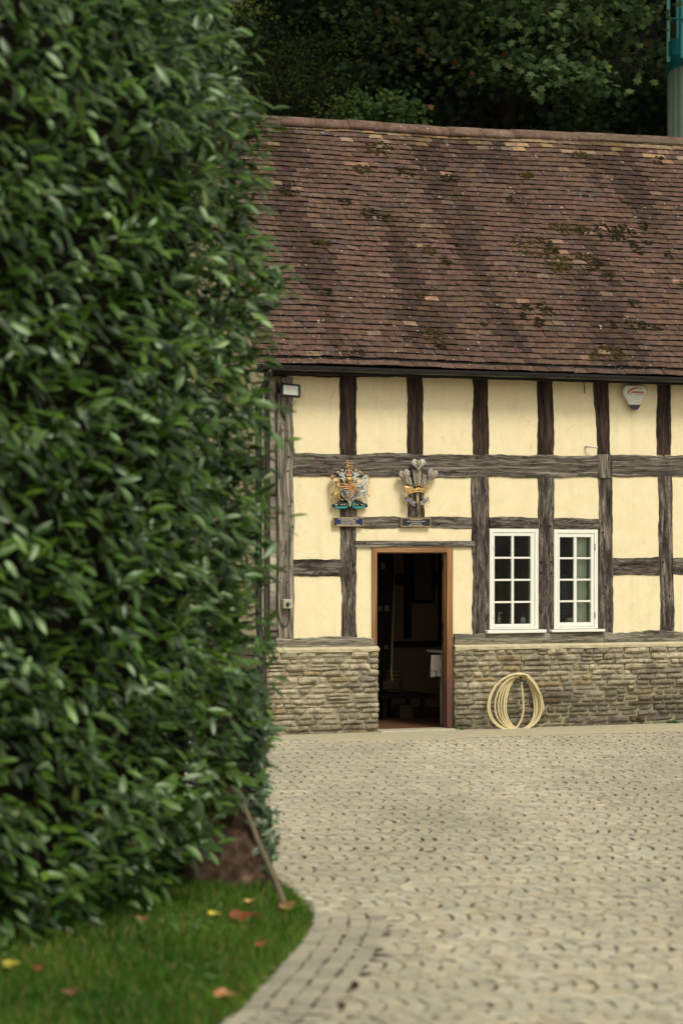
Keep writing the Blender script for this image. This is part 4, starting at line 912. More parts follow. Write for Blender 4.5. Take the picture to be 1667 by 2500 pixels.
parts.append(('crest_lion', GOLD, f))
def f(m):   # mantling
    for sgn in (-1, 1):
        def X(x): return 750+(x-750)*sgn if sgn > 0 else 750-(x-750)
        for path, rad in (([(870,770),(900,680),(960,620),(1040,590),(1090,560)],[30,34,30,24,10]), ([(880,760),(960,700),(1050,680)],[26,30,14]), ([(900,660),(920,580),(900,510),(880,480)],[28,28,20,8]), ([(960,610),(985,540),(1000,490)],[26,24,10]), ([(1000,600),(1050,540),(1040,500)],[22,20,8]), ([(870,790),(900,800),(940,770)],[26,26,12]), ([(920,590),(950,545),(965,480)],[22,18,7])):
            ctube(m, [(X(x), y) for x, y in path], rad, .075)
parts.append(('mantling', SILV, f))
def f(m):
    for cx, cy in ((390,495),(525,430),(965,430),(1080,480)):
        for q in range(5): a = q*1.257; ctube(m, [(cx,cy),(cx+34*math.cos(a),cy-34*math.sin(a))], [14,17], .085, 5)
    for sgn in (-1,1):
        for y in (670, 750): m.blob(K(750+sgn*(130+ (60 if y > 700 else 0)), y, .08), 34/(Z1*221), 1, .6, 1.2)
parts.append(('mantling_flowers', plain('primrose_paint', (.58,.52,.25), .5), f))
def f(m):   # lion body
    ctube(m, [(400,880),(360,960),(320,1050),(300,1150),(310,1200)], [80,68,50,62,55], .085, 10); ctube(m, [(310,1150),(300,1230),(260,1300),(235,1380),(250,1440),(290,1500)], [62,48,32,22,24,14], .095, 8)
    ctube(m, [(350,1130),(400,1160),(415,1230),(410,1300),(460,1340),(545,1400)], [44,38,26,20,20,14], .085, 8)
    ctube(m, [(390,900),(430,960),(500,965),(580,950)], [40,30,24,20], .105, 8); ctube(m, [(430,860),(500,850),(570,880)], [30,24,18], .09, 8)
    for dx, dy in ((0,0),(18,14),(30,30)): ctube(m, [(255+dx,1470+dy),(290+dx,1520-dy*.2)], 9, .105, 5)
    for dx in (0,16,30): ctube(m, [(515,1385-dx*.6),(560,1392-dx)], 7, .1, 5)
parts.append(('lion_body', GOLD, f))
def f(m):   # mane and tail
    for i in range(16):
        a = i/15; x = 250+a*150; y = 800+a*70; ctube(m, [(x,y-60),(x-20+8*math.sin(i),y+20),(x+14*math.cos(i*2),y+95)], [12,15,5], .11+.004*(i%3), 5)
    m.blob(K(300,775,.115), 70/(Z1*221), 1, .8, 1.05, n=10, m=8); ctube(m, [(310,760),(370,790)], [30,20], .135)
    ctube(m, [(225,1230),(200,1290),(150,1290),(125,1230),(160,1130),(225,1010),(235,900),(205,820),(165,780),(125,810),(130,880),(180,960)], [14,14,14,15,16,18,20,18,15,14,14,12], .06, 8)
    for y in (1010,1050,1090,1130): ctube(m, [(185-(y-1010)*.4,y),(135,y+25)], [9,3], .06, 5)
    for q in range(5): ctube(m, [(150,1300),(120+q*16,1360)], [10,4], .06, 5)
parts.append(('lion_mane_and_tail', PALEGOLD, f))
def f(m): ctube(m, [(330,790),(400,810)], [16,10], .14); m.blob(K(360,815,.125), 30/(Z1*221), 1.2, .7, .8); m.blob(K(470,830,.1), 26/(Z1*221)); m.blob(K(530,860,.1), 26/(Z1*221))
parts.append(('lion_tongue', RED, f))
def f(m):   # unicorn
    ctube(m, [(1290,620),(1300,700),(1270,790),(1180,880),(1150,930)], [36,52,62,72,74], .09, 10); ctube(m, [(1150,900),(1210,990),(1250,1080),(1260,1140)], [74,60,50,56], .085, 10)
    ctube(m, [(1310,610),(1240,640),(1180,690),(1130,725)], [34,42,30,20], .11, 8); ctube(m, [(1255,600),(1240,570)], [12,4], .12)
    ctube(m, [(1150,930),(1080,955),(1010,940),(960,920)], [44,30,22,18], .11, 8); ctube(m, [(960,925),(965,1010),(1005,1090)], [16,13,14], .11, 6); ctube(m, [(1120,900),(1060,850),(1020,800),(970,795)], [30,22,18,14], .09, 8)
    ctube(m, [(1230,1110),(1140,1110),(1100,1150),(1130,1210),(1110,1270),(1050,1310),(985,1330)], [60,48,40,26,20,17,15], .1, 8); ctube(m, [(1260,1110),(1265,1200),(1255,1260),(1300,1330),(1310,1400),(1300,1480)], [56,44,28,18,15,14], .085, 8)
parts.append(('unicorn_body', SILV, f))
def f(m):
    ctube(m, [(1230,610),(1150,530),(1065,465)], [14,12,5], .125)
    for i in range(10): y = 590+i*28; x = 1330+14*math.sin(i*.5)+ (20 if i > 2 else 0); ctube(m, [(x,y),(x+38,y+18),(x+50,y+45)], [10,8,3], .09, 5)
    ctube(m, [(1110,800),(1170,840),(1240,830),(1280,800)], [12,16,14,10], .15); ctube(m, [(1290,880),(1320,950),(1310,1060),(1330,1180),(1380,1270),(1415,1240),(1400,1150)], [12,14,14,15,15,12,10], .055, 8)
    for i in range(5): ctube(m, [(1340,900+i*50),(1390,880+i*55),(1430,770+i*70)], [9,7,3], .06, 5)
    ctube(m, [(1190,1420),(1240,1330),(1200,1280)], [8,8,8], .08); ctube(m, [(950,830),(1000,910)], 6, .13); ctube(m, [(1285,1480),(1310,1520)], 18, .09); ctube(m, [(960,1330),(985,1345)], 16, .11)
    ctube(m, [(1040,1000),(1050,1080),(1035,1150)], 8, .07)
parts.append(('unicorn_mane_horn_and_chain', GOLD, f))
fbox_thing('royal_arms', 'painted carved coat of arms with gold lion and white unicorn on the mid beam', 'coat of arms', parts)

# ------------------------------------------------------------------ three feathers crest
Z2 = 14.25
def K(x, y, o): return L(965+x/Z2, 1110+y/Z2, -o)
Z1 = Z2
FEA = plain('silver_cream_paint', (.56,.53,.45), .5, .4, .1, var=.2, sc=150); FED = plain('grey_feather_paint', (.22,.19,.16), .55, var=.3, sc=150)
parts = []
def plume(bx, by, tx, ty, w0, w1, nb_, cx=None):
    def base(m): cpoly(m, [(bx-w0*.5,by),(bx+w0*.5,by),(tx+w1*.5,ty),(tx-w1*.5,ty)], .045, .06, .008)
    def barbs(m):
        for i in range(nb_):
            t = (i+.5)/nb_; x = bx+(tx-bx)*t; y = by+(ty-by)*t; w = (w0+(w1-w0)*t)*.5
            for sg in (-1, 1): ctube(m, [(x,y+20),(x+sg*w*.6,y-8),(x+sg*w,y-34)], [10,12,5], .078, 5)
    return base, barbs
def curl(cx, cy, w, h, tilt):                # drooping heart-shaped tip
    cr, sr = math.cos(tilt), math.sin(tilt)
    def T(x, y): return (cx+x*cr-y*sr, cy+x*sr+y*cr)
    def base(m): cpoly(m, [T(0,-h*.38),T(-w*.25,-h*.5),T(-w*.5,-h*.3),T(-w*.45,h*.05),T(-w*.2,h*.35),T(0,h*.5),T(w*.2,h*.35),T(w*.45,h*.05),T(w*.5,-h*.3),T(w*.25,-h*.5)], .07, .1, .03)
    def barbs(m):
        for i in range(9):
            t = i/8
            for sg in (-1, 1):
                x1 = w*(.5-.04*abs(i-2)-.036*max(0,i-3)*1.1); y1 = -h*.42+h*.86*t
                ctube(m, [T(sg*w*.03,y1+h*.10),T(sg*x1*.55,y1-h*.05),T(sg*x1,y1+h*.02)], [w*.03,w*.05,w*.03], .128-.02*abs(t-.4), 5)
    def shaft(m): ctube(m, [T(0,-h*.4),T(w*.02,0),T(-w*.02,h*.2)], [w*.035,w*.045,w*.02], .145, 6)
    return base, barbs, shaft
for (bx,by,tx,ty,w0,w1,nb_) in ((770,1050,740,520,230,330,12),(520,1060,440,800,150,160,7),(960,1060,1060,700,130,190,8)):
    a, b = plume(bx,by,tx,ty,w0,w1,nb_); parts += [('feather_blade', FED, a), ('feather_barbs', FEA, b)]
def f(m): ctube(m, [(745,560),(750,1040)], [9,12], .09); ctube(m, [(490,860),(525,1050)], 9, .085); ctube(m, [(1060,780),(1000,880),(970,1000)], 9, .085)
parts.append(('feather_shaft', GOLD, f))
for (cx,cy,w,h,tl) in ((800,340,520,370,0),(340,740,400,440,-.35),(1270,720,380,450,.38)):
    a, b, c = curl(cx,cy,w,h,tl); parts += [('feather_tip', FED, a), ('feather_tip_barbs', FEA, b), ('feather_tip_shaft', GOLD, c)]
def f(m):
    cpoly(m, [(300,1110),(400,1090),(470,1170),(520,1220),(640,1200),(720,1170),(800,1120),(880,1170),(960,1210),(1040,1200),(1090,1110),(1180,1090),(1120,1200),(1060,1330),(900,1290),(780,1275),(640,1290),(520,1330),(410,1400),(380,1300)], .07, .115, .012)
    ctube(m, [(415,1390),(540,1320),(680,1285),(820,1280),(950,1300),(1050,1345)], [14,22,24,24,22,14], .14); ctube(m, [(400,1330),(520,1270),(660,1240),(820,1235),(960,1250),(1080,1290)], 9, .135)
    for cx, cy in ((540,1120),(810,1060),(1050,1130)): 
        for q in range(4): a = q*1.571+.78; m.blob(K(cx+26*math.cos(a), cy+26*math.sin(a), .12), 22/(Z1*221), n=6, m=4)
    for cx in (720, 900): ctube(m, [(cx,1170),(cx,1040)], [16,12], .09)
    for cx in (345, 1145): ctube(m, [(cx,1200),(cx,1100)], [26,32], .1)
parts.append(('coronet', GOLD, f))
def f(m):
    for cx, cy in ((510,1105),(650,1080),(590,1140),(950,1100),(1070,1110),(1010,1020)): m.blob(K(cx, cy, .135), 24/(Z1*221), n=7, m=5)
parts.append(('coronet_pearls', FEA, f))
def f(m):
    for cx, cy in ((620,1245),(980,1245)): m.blob(K(cx, cy, .145), 26/(Z1*221), 1.3, .5, .8)
parts.append(('coronet_ruby', RED, f))
parts.append(('coronet_sapphire', DEEP, lambda m: m.blob(K(815, 1228, .147), 28/(Z1*221), 1.3, .5, .8)))
def f(m):
    cpoly(m, [(700,1320),(820,1320),(820,1600),(770,1760),(720,1600)], .05, .075, .006)
    for i in range(9):
        y = 1340+i*36
        for sg in (-1,1): ctube(m, [(760,y+18),(760+sg*30,y),(760+sg*52,y-22)], [8,9,4], .085, 5)
    for cx in (590, 940):
        for i in range(6):
            for sg in (-1,1): ctube(m, [(cx,1400+i*26),(cx+sg*36,1375+i*26)], [8,5], .075, 5)
parts.append(('feather_foot', FEA, f))
def f(m): ctube(m, [(750,1320),(765,1600),(775,1950)], [14,16,6], .1); ctube(m, [(590,1370),(570,1500)], 8, .085); ctube(m, [(925,1370),(950,1480)], 8, .085)
parts.append(('feather_foot_shaft', GOLD, f))
def ribbon(top, bot, o):
    def f(m):
        n = len(top); vs = []
        for i in range(n): vs += [K(*top[i], o[i]-.012), K(*top[i], o[i]), K(*bot[i], o[i]), K(*bot[i], o[i]-.012)]
        m.add(vs, [(j*4+k, (j+1)*4+k, (j+1)*4+(k+1)%4, j*4+(k+1)%4) for j in range(n-1) for k in range(4)])
    return f
tL = catmull([(330,1480),(450,1470),(580,1550),(690,1650),(710,1700)], 4); bL = catmull([(330,1600),(430,1610),(520,1690),(620,1770),(690,1770)], 4)
tR = catmull([(850,1690),(900,1640),(1000,1560),(1110,1470),(1150,1500)], 4); bR = catmull([(850,1740),(930,1740),(1040,1680),(1130,1610),(1170,1600)], 4)
o1 = [.11]*len(tL); parts.append(('motto_ribbon', plain('slate_blue_paint', (.05,.10,.19), .5), lambda m: (ribbon(tL, bL, o1)(m), ribbon(tR, bR, o1)(m))))
def f(m):
    for q in (tL, bL, tR, bR): ctube(m, q, 9, .112, 5)
    ctube(m, [(330,1600),(300,1650),(340,1700),(400,1700),(480,1640),(490,1700),(400,1840)], [12,22,26,20,10,10,6], .09, 6); ctube(m, [(1170,1600),(1195,1630),(1150,1690),(1080,1660),(1030,1720),(1140,1830)], [12,20,20,10,12,6], .09, 6)
parts.append(('ribbon_edge', GOLD, f))
def f(m):
    for ch, x, y, rt in (('I',432,1545,-.1),('C',525,1590,-.45),('H',625,1665,-.6),('D',925,1670,.75),('I',1010,1620,.7),('E',1080,1560,.65),('N',1140,1535,.4)):
        text_on(m, ch, 965+x/Z2, 1110+y/Z2, -.114, 6.0 if ch != 'N' else 5, rot=rt, bold=.0004)
parts.append(('motto_lettering', CREAM, f))
fbox_thing('feathers_crest', 'carved crest of three silver feathers in a gold coronet with blue ribbon', 'crest', parts)

# ------------------------------------------------------------------ fittings on the wall
def f_body(m):
    a = L(685,971,-.17); b = L(733,939,-.17); m.bbox((a[0], -.2, a[2]), (b[0], -.155, b[2]), r=.014)
def f_lens(m):
    a = L(692,966,-.205); b = L(727.5,944,-.205); m.bbox((a[0], -.2035, a[2]), (b[0], -.198, b[2]), r=.002)
def f_led(m):
    a = L(703,957,-.207); b = L(714,947,-.207); m.bbox((a[0], -.206, a[2]), (b[0], -.204, b[2]), r=.001)
def f_arm(m):
    a = L(690,945,-.1); c = L(700,955,-.03); m.tube([(a[0]-.02,-.16,a[2]+.03),(c[0]-.06,-.07,a[2]+.05),(c[0]-.06,-.02,c[2]+.03)], .009); m.bbox((c[0]-.1,-.05,c[2]-.02),(c[0]-.02,-.02,c[2]+.06),r=.004)
def f_cab(m):
    q = [L(707,970,-.15), L(712,983,-.1), L(719,984,-.06), L(723,972,-.03)]; m.tube(catmull(q, 5), .004)
fl_ = fbox_thing('floodlight', 'black LED floodlight with pale glass high on the corner post', 'floodlight', [('housing', M_BLACK, f_body), ('glass', plain('frosted_glass', (.42,.46,.40), .25, .5), f_lens), ('led_plate', plain('led_chip', (.5,.42,.36), .4), f_led), ('bracket', M_BLACK, f_arm), ('cable', plain('white_cable', (.5,.48,.42), .5), f_cab)])
fl_.rotation_euler = (R(-8), R(3), ANG)
ZA = 8.385
def KA(x, y, b): return L(1480+x/ZA, 920+y/ZA, b)
apts = [(385,165),(740,168),(800,215),(820,290),(790,380),(690,580),(630,665),(560,675),(510,640),(455,575),(345,370),(325,290),(345,225)]
def apoly(m, pts, b0, b1, shr=.9):
    cx = sum(p[0] for p in pts)/len(pts); cy = sum(p[1] for p in pts)/len(pts); n = len(pts)
    vs = [KA(x, y, b0) for x, y in pts]+[KA(x, y, b1+.012) for x, y in pts]+[KA(cx+(x-cx)*shr+12, cy+(y-cy)*shr+4, b1) for x, y in pts]
    m.add(vs, [(i, (i+1)%n, n+(i+1)%n, n+i) for i in range(n)]+[(n+i, n+(i+1)%n, 2*n+(i+1)%n, 2*n+i) for i in range(n)]+[tuple(range(2*n, 3*n))])
up_ = [(385,165),(740,168),(800,215),(820,290),(790,380),(692,578),(455,573),(345,370),(325,290),(345,225)]
lo_ = [(692,580),(630,665),(560,678),(510,640),(456,575)]
alm = plain('white_alarm_plastic', (.62,.62,.52), .35, .4)
def arc(m):
    P0 = catmull([(745,245),(650,228),(560,240),(480,270),(445,310),(455,345),(500,375)], 5); n = len(P0); vs = []
    for i, (x, y) in enumerate(P0):
        w = 13*math.sin(math.pi*min(1, max(0, (i/(n-1))))**.8)+1.5; d = Vector((P0[min(i+1,n-1)][0]-P0[max(0,i-1)][0], P0[min(i+1,n-1)][1]-P0[max(0,i-1)][1])).normalized()
        vs += [KA(x-d.y*w, y+d.x*w, -.0955), KA(x+d.y*w, y-d.x*w, -.0955)]
    m.add(vs, [(2*i, 2*i+2, 2*i+3, 2*i+1) for i in range(n-1)])
def atxt(m): text_on(m, 'CANNON', 1480+628/ZA, 920+315/ZA, -.0955, 4.9, 33.5, bold=.0012, extr=.0005)
def atxt2(m): text_on(m, 'FIRE & SECURITY', 1480+672/ZA, 920+362/ZA, -.0955, 1.7, 22, extr=.0005)
redp = plain('red_print', (.50,.02,.02), .5)
fbox_thing('alarm_box', 'white shield-shaped burglar alarm box with red lettering and dark blue base', 'alarm', [('cover', alm, lambda m: apoly(m, up_, 0, -.093)), ('strobe_lens', plain('dark_blue_lens', (.01,.013,.05), .3, .5), lambda m: apoly(m, lo_, 0, -.08, .92)), ('red_arc', redp, arc), ('lettering', redp, atxt), ('small_lettering', redp, atxt2)])
def f(m): a = L(1429,1091,-.01); c = L(1464,1092,-.16); m.tube([(a[0],.0,a[2]),(a[0]+.01,-.06,a[2]+.003),(c[0],-.10,c[2]+.0)], .0125, n=10)
fbox_thing('overflow_pipe', 'short white plastic overflow pipe sticking out beside the leaning post', 'pipe', [('pipe', plain('white_pipe', (.6,.57,.5), .5), f), ('pipe_mouth', M_BLACK, lambda m: m.tube([(L(1464,1092,-.16)[0]+.0005,-.1003,L(1464,1092,-.16)[2]),(L(1464,1092,-.16)[0]+.003,-.1012,L(1464,1092,-.16)[2])], .0095, n=10))])
fbox_thing('hanging_cable', 'dark cable end hanging from the eaves over the cream panel', 'cable', [('cable', M_BLACK, lambda m: m.tube([L(1421,922,-.06), L(1424,930,-.05), L(1426,948,-.03), L(1427,960,-.03)], .006))])
sw = plain('beige_switch_plastic', (.42,.38,.28), .5)
def swk(m): a = L(703,1475,-.1); m.tube([(a[0],-.09,a[2]),(a[0],-.115,a[2])], .022, n=14, smooth=False)
def swh(m): a = L(703,1475,-.1); m.tube([(a[0]-.013,-.12,a[2]+.014),(a[0]+.013,-.12,a[2]-.014)], .006, n=6)
def swl(m): q = [L(705,1487,-.06), L(706,1505,-.05), L(703,1522,-.04), L(696,1529,-.035), L(686,1522,-.035), L(680,1500,-.035), L(678,1450,-.03), L(678,1300,-.03), L(676,1100,-.03), L(676,935,-.03)]; m.tube(catmull(q, 6), .006)
fbox_thing('isolator_switch', 'beige rotary isolator switch with looping black cable low on the corner post', 'switch', [('switch_box', sw, lambda m: pxbox(m,693,1463,715,1486,-.09,.07,r=.006)), ('dial', M_BLACK, swk), ('dial_grip', plain('grey_grip', (.2,.2,.19), .5), swh), ('cable', M_BLACK, swl)])
# hose
ZH = 9.8
def KH(x, y, b=-.13): return L(1180+x/ZH, 1620+y/ZH, b)
HOSE = plain('cream_rubber_hose', (.60,.50,.29), .5, .4, var=.08)
loops = [(545,1185,300,1560),(520,1300,285,1575),(465,1250,290,1590),(395,1320,275,1585),(330,1405,255,1605),(245,1340,290,1600),(100,1385,235,1622)]
pts = []
for i, (l, r, t, b) in enumerate(loops):
    nx = loops[min(i+1, len(loops)-1)]
    for k in range(28):
        th = 2*math.pi*k/28; f_ = k/28; l_ = l+(nx[0]-l)*f_; r_ = r+(nx[1]-r)*f_; t_ = t+(nx[2]-t)*f_; b_ = b+(nx[3]-b)*f_
        cx = (l_+r_)/2; cyy = t_+(b_-t_)*.56; x = cx+(r_-l_)/2*math.sin(th)*(1-.06*math.cos(th)); dy = -math.cos(th); y = cyy+dy*((cyy-t_) if dy < 0 else (b_-cyy))
        x += (900-cx)*max(0, -dy)**3*.75
        pts.append(KH(x, y, -.10-.011*i-.012*math.sin(th*.5+i)))
pts += [KH(x, y, -.18) for x, y in ((1000,260),(1200,480),(1370,760),(1425,1000),(1420,1190))]
hz = MB(); hz.tube(pts, .0118, n=8)
hz2 = MB(); hz2.tube(catmull([KH(905,490,-.17), KH(935,800,-.17), KH(952,1050,-.165), KH(915,1300,-.16), KH(800,1520,-.155), KH(700,1570,-.15)], 6), .0118, n=8)
hr = fthing('garden_hose', 'cream rubber hose coiled in loops hanging on the stone wall', 'hose', KH(750,1640,-.12))
fpart('hose_coil', hz, HOSE, hr); fpart('hose_tail', hz2, HOSE, hr)
cf = MB(); cf.tube([KH(905,440,-.17), KH(905,500,-.17)], .016, n=10); fpart('hose_coupling', cf, plain('grey_coupling', (.3,.3,.28), .4, .5, .5), hr)
MET = plain('dull_brass', (.06,.055,.045), .45, .5, .6)
def f(m): m.tube([KH(900,340,.0), KH(900,340,-.15), KH(903,360,-.17), KH(905,435,-.17)], .012, n=8); m.tube([KH(900,330,-.14), KH(915,300,-.14)], .008)
fbox_thing('wall_tap', 'small dark garden tap in the stone wall at the top of the coiled hose', 'tap', [('spout', MET, f), ('tap_handle', MET, lambda m: m.tube([KH(885,298,-.14), KH(990,300,-.14)], .007)), ('valve', MET, lambda m: m.blob(KH(900,345,-.13), .02))])

# ------------------------------------------------------------------ laurel hedge
hp = catmull([(-3.6,17.6),(-2.2,17.3),(-1.2,16.6),(-.70,15.5),(-.60,14.5),(-.87,13.35),(-1.38,12.2),(-1.95,11.0),(-2.6,9.7),(-3.4,8.4)], 12)
hcum = [0]
for i in range(1, len(hp)): hcum.append(hcum[-1]+math.dist(hp[i-1], hp[i]))
HL = hcum[-1]; hpn = np.array(hp)
def hpos(t):
    x = np.interp(t, hcum, hpn[:,0]); y = np.interp(t, hcum, hpn[:,1]); x2 = np.interp(t+.05, hcum, hpn[:,0]); y2 = np.interp(t+.05, hcum, hpn[:,1]); x1 = np.interp(t-.05, hcum, hpn[:,0]); y1 = np.interp(t-.05, hcum, hpn[:,1])
    dx, dy = x2-x1, y2-y1; l = np.hypot(dx, dy)+1e-9; return x, y, -dy/l, dx/l      # outward normal (to the right of travel reversed)
HT = 5.9
def inset(z): return .03*np.maximum(0, 1-z/1.2)+np.where(z > 4.3, .5*((np.maximum(z,4.3)-4.3)/(HT-4.3))**2, 0)
def zlow(x, y):                                # the skirt rises towards the far end
    px = HX+FPX*x/np.maximum(y, 1); return np.interp(px, [0,180,300,456,540,600], [.0,.04,.13,.27,.42,.58])
def hedge_leaves(m, dmin, dmax, tlo=1.2, thi=None):
    thi = thi or HL; t = RNG.uniform(tlo, thi, m); z = RNG.uniform(0.02, HT, m); x, y, nx, ny = hpos(t)
    s = np.sign((nx*(0-x)+ny*(5-y)).mean()); 
    bul = np.array([.10*N3(a*1.1, b*1.0, 3)+.36*max(-.6, N3(a*3.1, b*3.4, 9)) for a, b in zip(t, z)])
    dep = dmin+(dmax-dmin)*RNG.random(m)**1.4; off = bul-dep-inset(z)
    P = np.stack((x+nx*off, y+ny*off, z), 1); ok = z > zlow(P[:,0], P[:,1])+RNG.normal(0,.03,m)
    # skip leaves that no camera near this one could see (behind the far end)
    return P[ok], np.stack((nx, ny, np.zeros(m)), 1)[ok], t[ok], dep[ok]
hx, hy, hnx, hny = hpos(np.array([HL*.5]))
SGN = 1 if hnx[0]*1.0+hny[0]*(-1.0) > 0 else -1
_h = hpos
def hpos(t):
    x, y, a, b = _h(t); return x, y, a*SGN, b*SGN
def leafT(fold=.10, droop=.16):                # length 1 along +y, folded along the midrib, tip drooping
    rows = [(.18,.105),(.42,.17),(.68,.155),(.88,.08)]; T = [(0,0,0)]
    for (y, w) in rows: w *= .92; T += [(-w, y, fold*w*2.2-droop*y*y), (0, y, -droop*y*y), (w, y, fold*w*2.2-droop*y*y)]
    T.append((0, 1, -droop)); F = [(0,2,1),(0,3,2)]
    for r in range(3):
        b = 1+3*r; F += [(b, b+1, b+4, b+3), (b+1, b+2, b+5, b+4)]
    b = 10; F += [(b, b+1, 13), (b+1, b+2, 13)]; return T, F
LT, LF = leafT()
def leaf_orient(n, m):
    r = RNG.normal(0,1,(m,3)); ax = n*.5+r*.50; ax[:,2] -= RNG.uniform(-.45,.9,m); ax[:,0] += .38
    up = np.zeros((m,3)); up[:,2] = .85; up[:,1] = -.35; up = up+n*.30+RNG.normal(0,.30,(m,3)); return ax, up
hedge = obj('laurel_hedge', None, label='tall dense laurel hedge filling the left side, out of focus', cat='hedge', loc=(-1.6,13.5,0))
hedge.location = (0,0,0)
def leafcols(m, dep):
    c = np.array([(.034,.072,.007)])*RNG.uniform(.2,1.5,(m,1))**1.25; y = RNG.random(m); c[y < .22] *= (1.5,1.35,1.1); c[y > .992] = (.13,.15,.03); return c
for (cnt, d0, d1, nm) in ((20000, -.03, .17, 'outer_foliage'), (11500, .14, .42, 'inner_foliage')):
    Pp, Nn, Tt, Dd = hedge_leaves(cnt, d0, d1); m = len(Pp); ax, up = leaf_orient(Nn, m); sc = RNG.uniform(.075,.15,m)
    obj(nm, scatter(nm, LT, LF, Pp, frames(ax, up), sc, M_LAUREL, leafcols(m, Dd)), hedge, kind='stuff')
# sprays standing proud at the outline
Pp, Nn, Tt, Dd = hedge_leaves(1100, -.14, .02); m = len(Pp); ax, up = leaf_orient(Nn, m); ax += Nn*.7
obj('shoot_tips', scatter('shoot_tips', LT, LF, Pp, frames(ax, up), RNG.uniform(.09,.15,m), M_LAUREL, leafcols(m, Dd)*1.25), hedge, kind='stuff')
# 280 single leaves on the nearest face
lmesh = []
for c in ((.032,.075,.008),(.022,.052,.008),(.045,.095,.012),(.03,.066,.012),(.055,.11,.012),(.022,.056,.010)):
    mb = MB(); T, F = leafT(random.uniform(.05,.2), random.uniform(.1,.25)); mb.add(T, F, col=c, smooth=True); lmesh.append(mb.mesh('leaf', M_LAUREL))
Pp, Nn, Tt, Dd = hedge_leaves(5200, -.05, .03, HL*.42, HL*.85)
sel = [i for i in range(len(Pp)) if abs(Pp[i][0]) < .1412*Pp[i][1]+.02 and Pp[i][2] < 2+.2285*Pp[i][1]][:285]
ax, up = leaf_orient(Nn, len(Pp)); FR = frames(ax, up)
for i in sel:
    o = obj('leaf', lmesh[i % 6], hedge); M = Matrix(FR[i].tolist()).to_4x4(); M.translation = Pp[i]; o.matrix_local = M @ Matrix.Scale(float(RNG.uniform(.12,.17)), 4)
# inner hull in place of twigs, the hedge's inner shade put into its colour
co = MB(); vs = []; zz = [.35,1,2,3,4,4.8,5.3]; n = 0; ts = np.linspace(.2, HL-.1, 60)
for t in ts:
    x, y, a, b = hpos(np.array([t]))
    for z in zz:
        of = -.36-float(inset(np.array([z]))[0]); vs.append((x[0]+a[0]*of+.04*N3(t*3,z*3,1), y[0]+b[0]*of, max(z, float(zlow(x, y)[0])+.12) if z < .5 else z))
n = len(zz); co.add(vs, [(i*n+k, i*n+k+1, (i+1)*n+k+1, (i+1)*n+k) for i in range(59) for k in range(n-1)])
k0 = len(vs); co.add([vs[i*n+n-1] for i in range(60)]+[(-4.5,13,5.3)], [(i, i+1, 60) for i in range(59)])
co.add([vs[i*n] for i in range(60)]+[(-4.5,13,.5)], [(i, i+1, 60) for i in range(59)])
obj('shade_core', co.mesh('shade_core', plain('core_shade', (.010,.009,.006), 1, .05, var=.5, sc=9)), hedge)
st_ = MB()
for k in range(26):
    st_ = MB(); t = random.uniform(HL*.3, HL*.9); x, y, a, b = hpos(np.array([t])); of = random.uniform(-.65,-.3); x = x[0]+a[0]*of; y = y[0]+b[0]*of
    st_.tube([(x, y, -.02), (x+random.uniform(-.06,.06), y, .4), (x+random.uniform(-.1,.1), y+.05, 1.0)], [.022,.018,.014], n=6)
    obj('stem', st_.mesh('stem', plain('laurel_bark', (.05,.04,.028), .9, .1)), hedge)

# ------------------------------------------------------------------ stump, stake, ivy
def bark_mat():
    t = NT('mottled_brown_bark', .95, .1); p = t.geo(); a = t.noise(p, 9, 4, .6); b = t.noise(p, 30, 4, .6)
    c = t.ramp(a, [(.38, (.028,.018,.012)), (.55, (.09,.056,.04)), (.7, (.16,.11,.078))]); c = t.mix(.6, c, t.ramp(b, [(.35, .6), (.65, 1.2)]), 'MULTIPLY'); t.col(c); t.bump(a, .6, .03); return t.m
tk = MB(); vs = []; nn_ = 26; hh = [0,.06,.14,.26,.40,.60,.85,1.15]; rr = [.33,.295,.265,.235,.19,.15,.13,.12]
for i, h in enumerate(hh):
    for j in range(nn_):
        th = 2*math.pi*j/nn_; fl_k = 1+.14*math.sin(th*5+1)*max(0, 1-h/.5)+.05*math.sin(th*9+h*6)
        r = rr[i]*fl_k; vs.append((-.71+r*math.cos(th)+.0*h-.02*h, 14.45+r*.8*math.sin(th), h+.0))
tk.add(vs, [(i*nn_+j, i*nn_+(j+1)%nn_, (i+1)*nn_+(j+1)%nn_, (i+1)*nn_+j) for i in range(len(hh)-1) for j in range(nn_)]+[tuple((len(hh)-1)*nn_+j for j in range(nn_))], smooth=True)
tr = obj('tree_trunk', None, label='flared brown tree trunk base in the grass under the end of the hedge', cat='tree', loc=(0,0,0))
obj('trunk', tk.mesh('trunk', bark_mat()), tr)
iv = []; IVT = [(0,0,0),(-.35,.1,.02),(-.55,.45,0),(-.2,.5,.03),(0,1,-.05),(.2,.5,.03),(.55,.45,0),(.35,.1,.02)]; IVF = [(0,3,2,1),(0,5,4,3),(0,7,6,5)]
m = 520; zz_ = RNG.uniform(.1,1.25,m); pxr = np.interp(zz_, [0,.3,.6,1.2], [-.44,-.47,-.53,-.55])
Pp = np.stack((pxr+RNG.normal(0,.035,m), 14.5+RNG.normal(0,.12,m), zz_+.05), 1); ax = RNG.normal(0,.5,(m,3)); ax[:,2] -= .6; ax[:,0] += .5; up = RNG.normal(0,.4,(m,3))+np.array((.3,-.8,.6))
cols = np.array([(.018,.036,.010)])*RNG.uniform(.6,1.6,(m,1))
obj('ivy', scatter('ivy', IVT, IVF, Pp, frames(ax, up), RNG.uniform(.04,.07,m), M_LAUREL, cols, False), tr, kind='stuff')
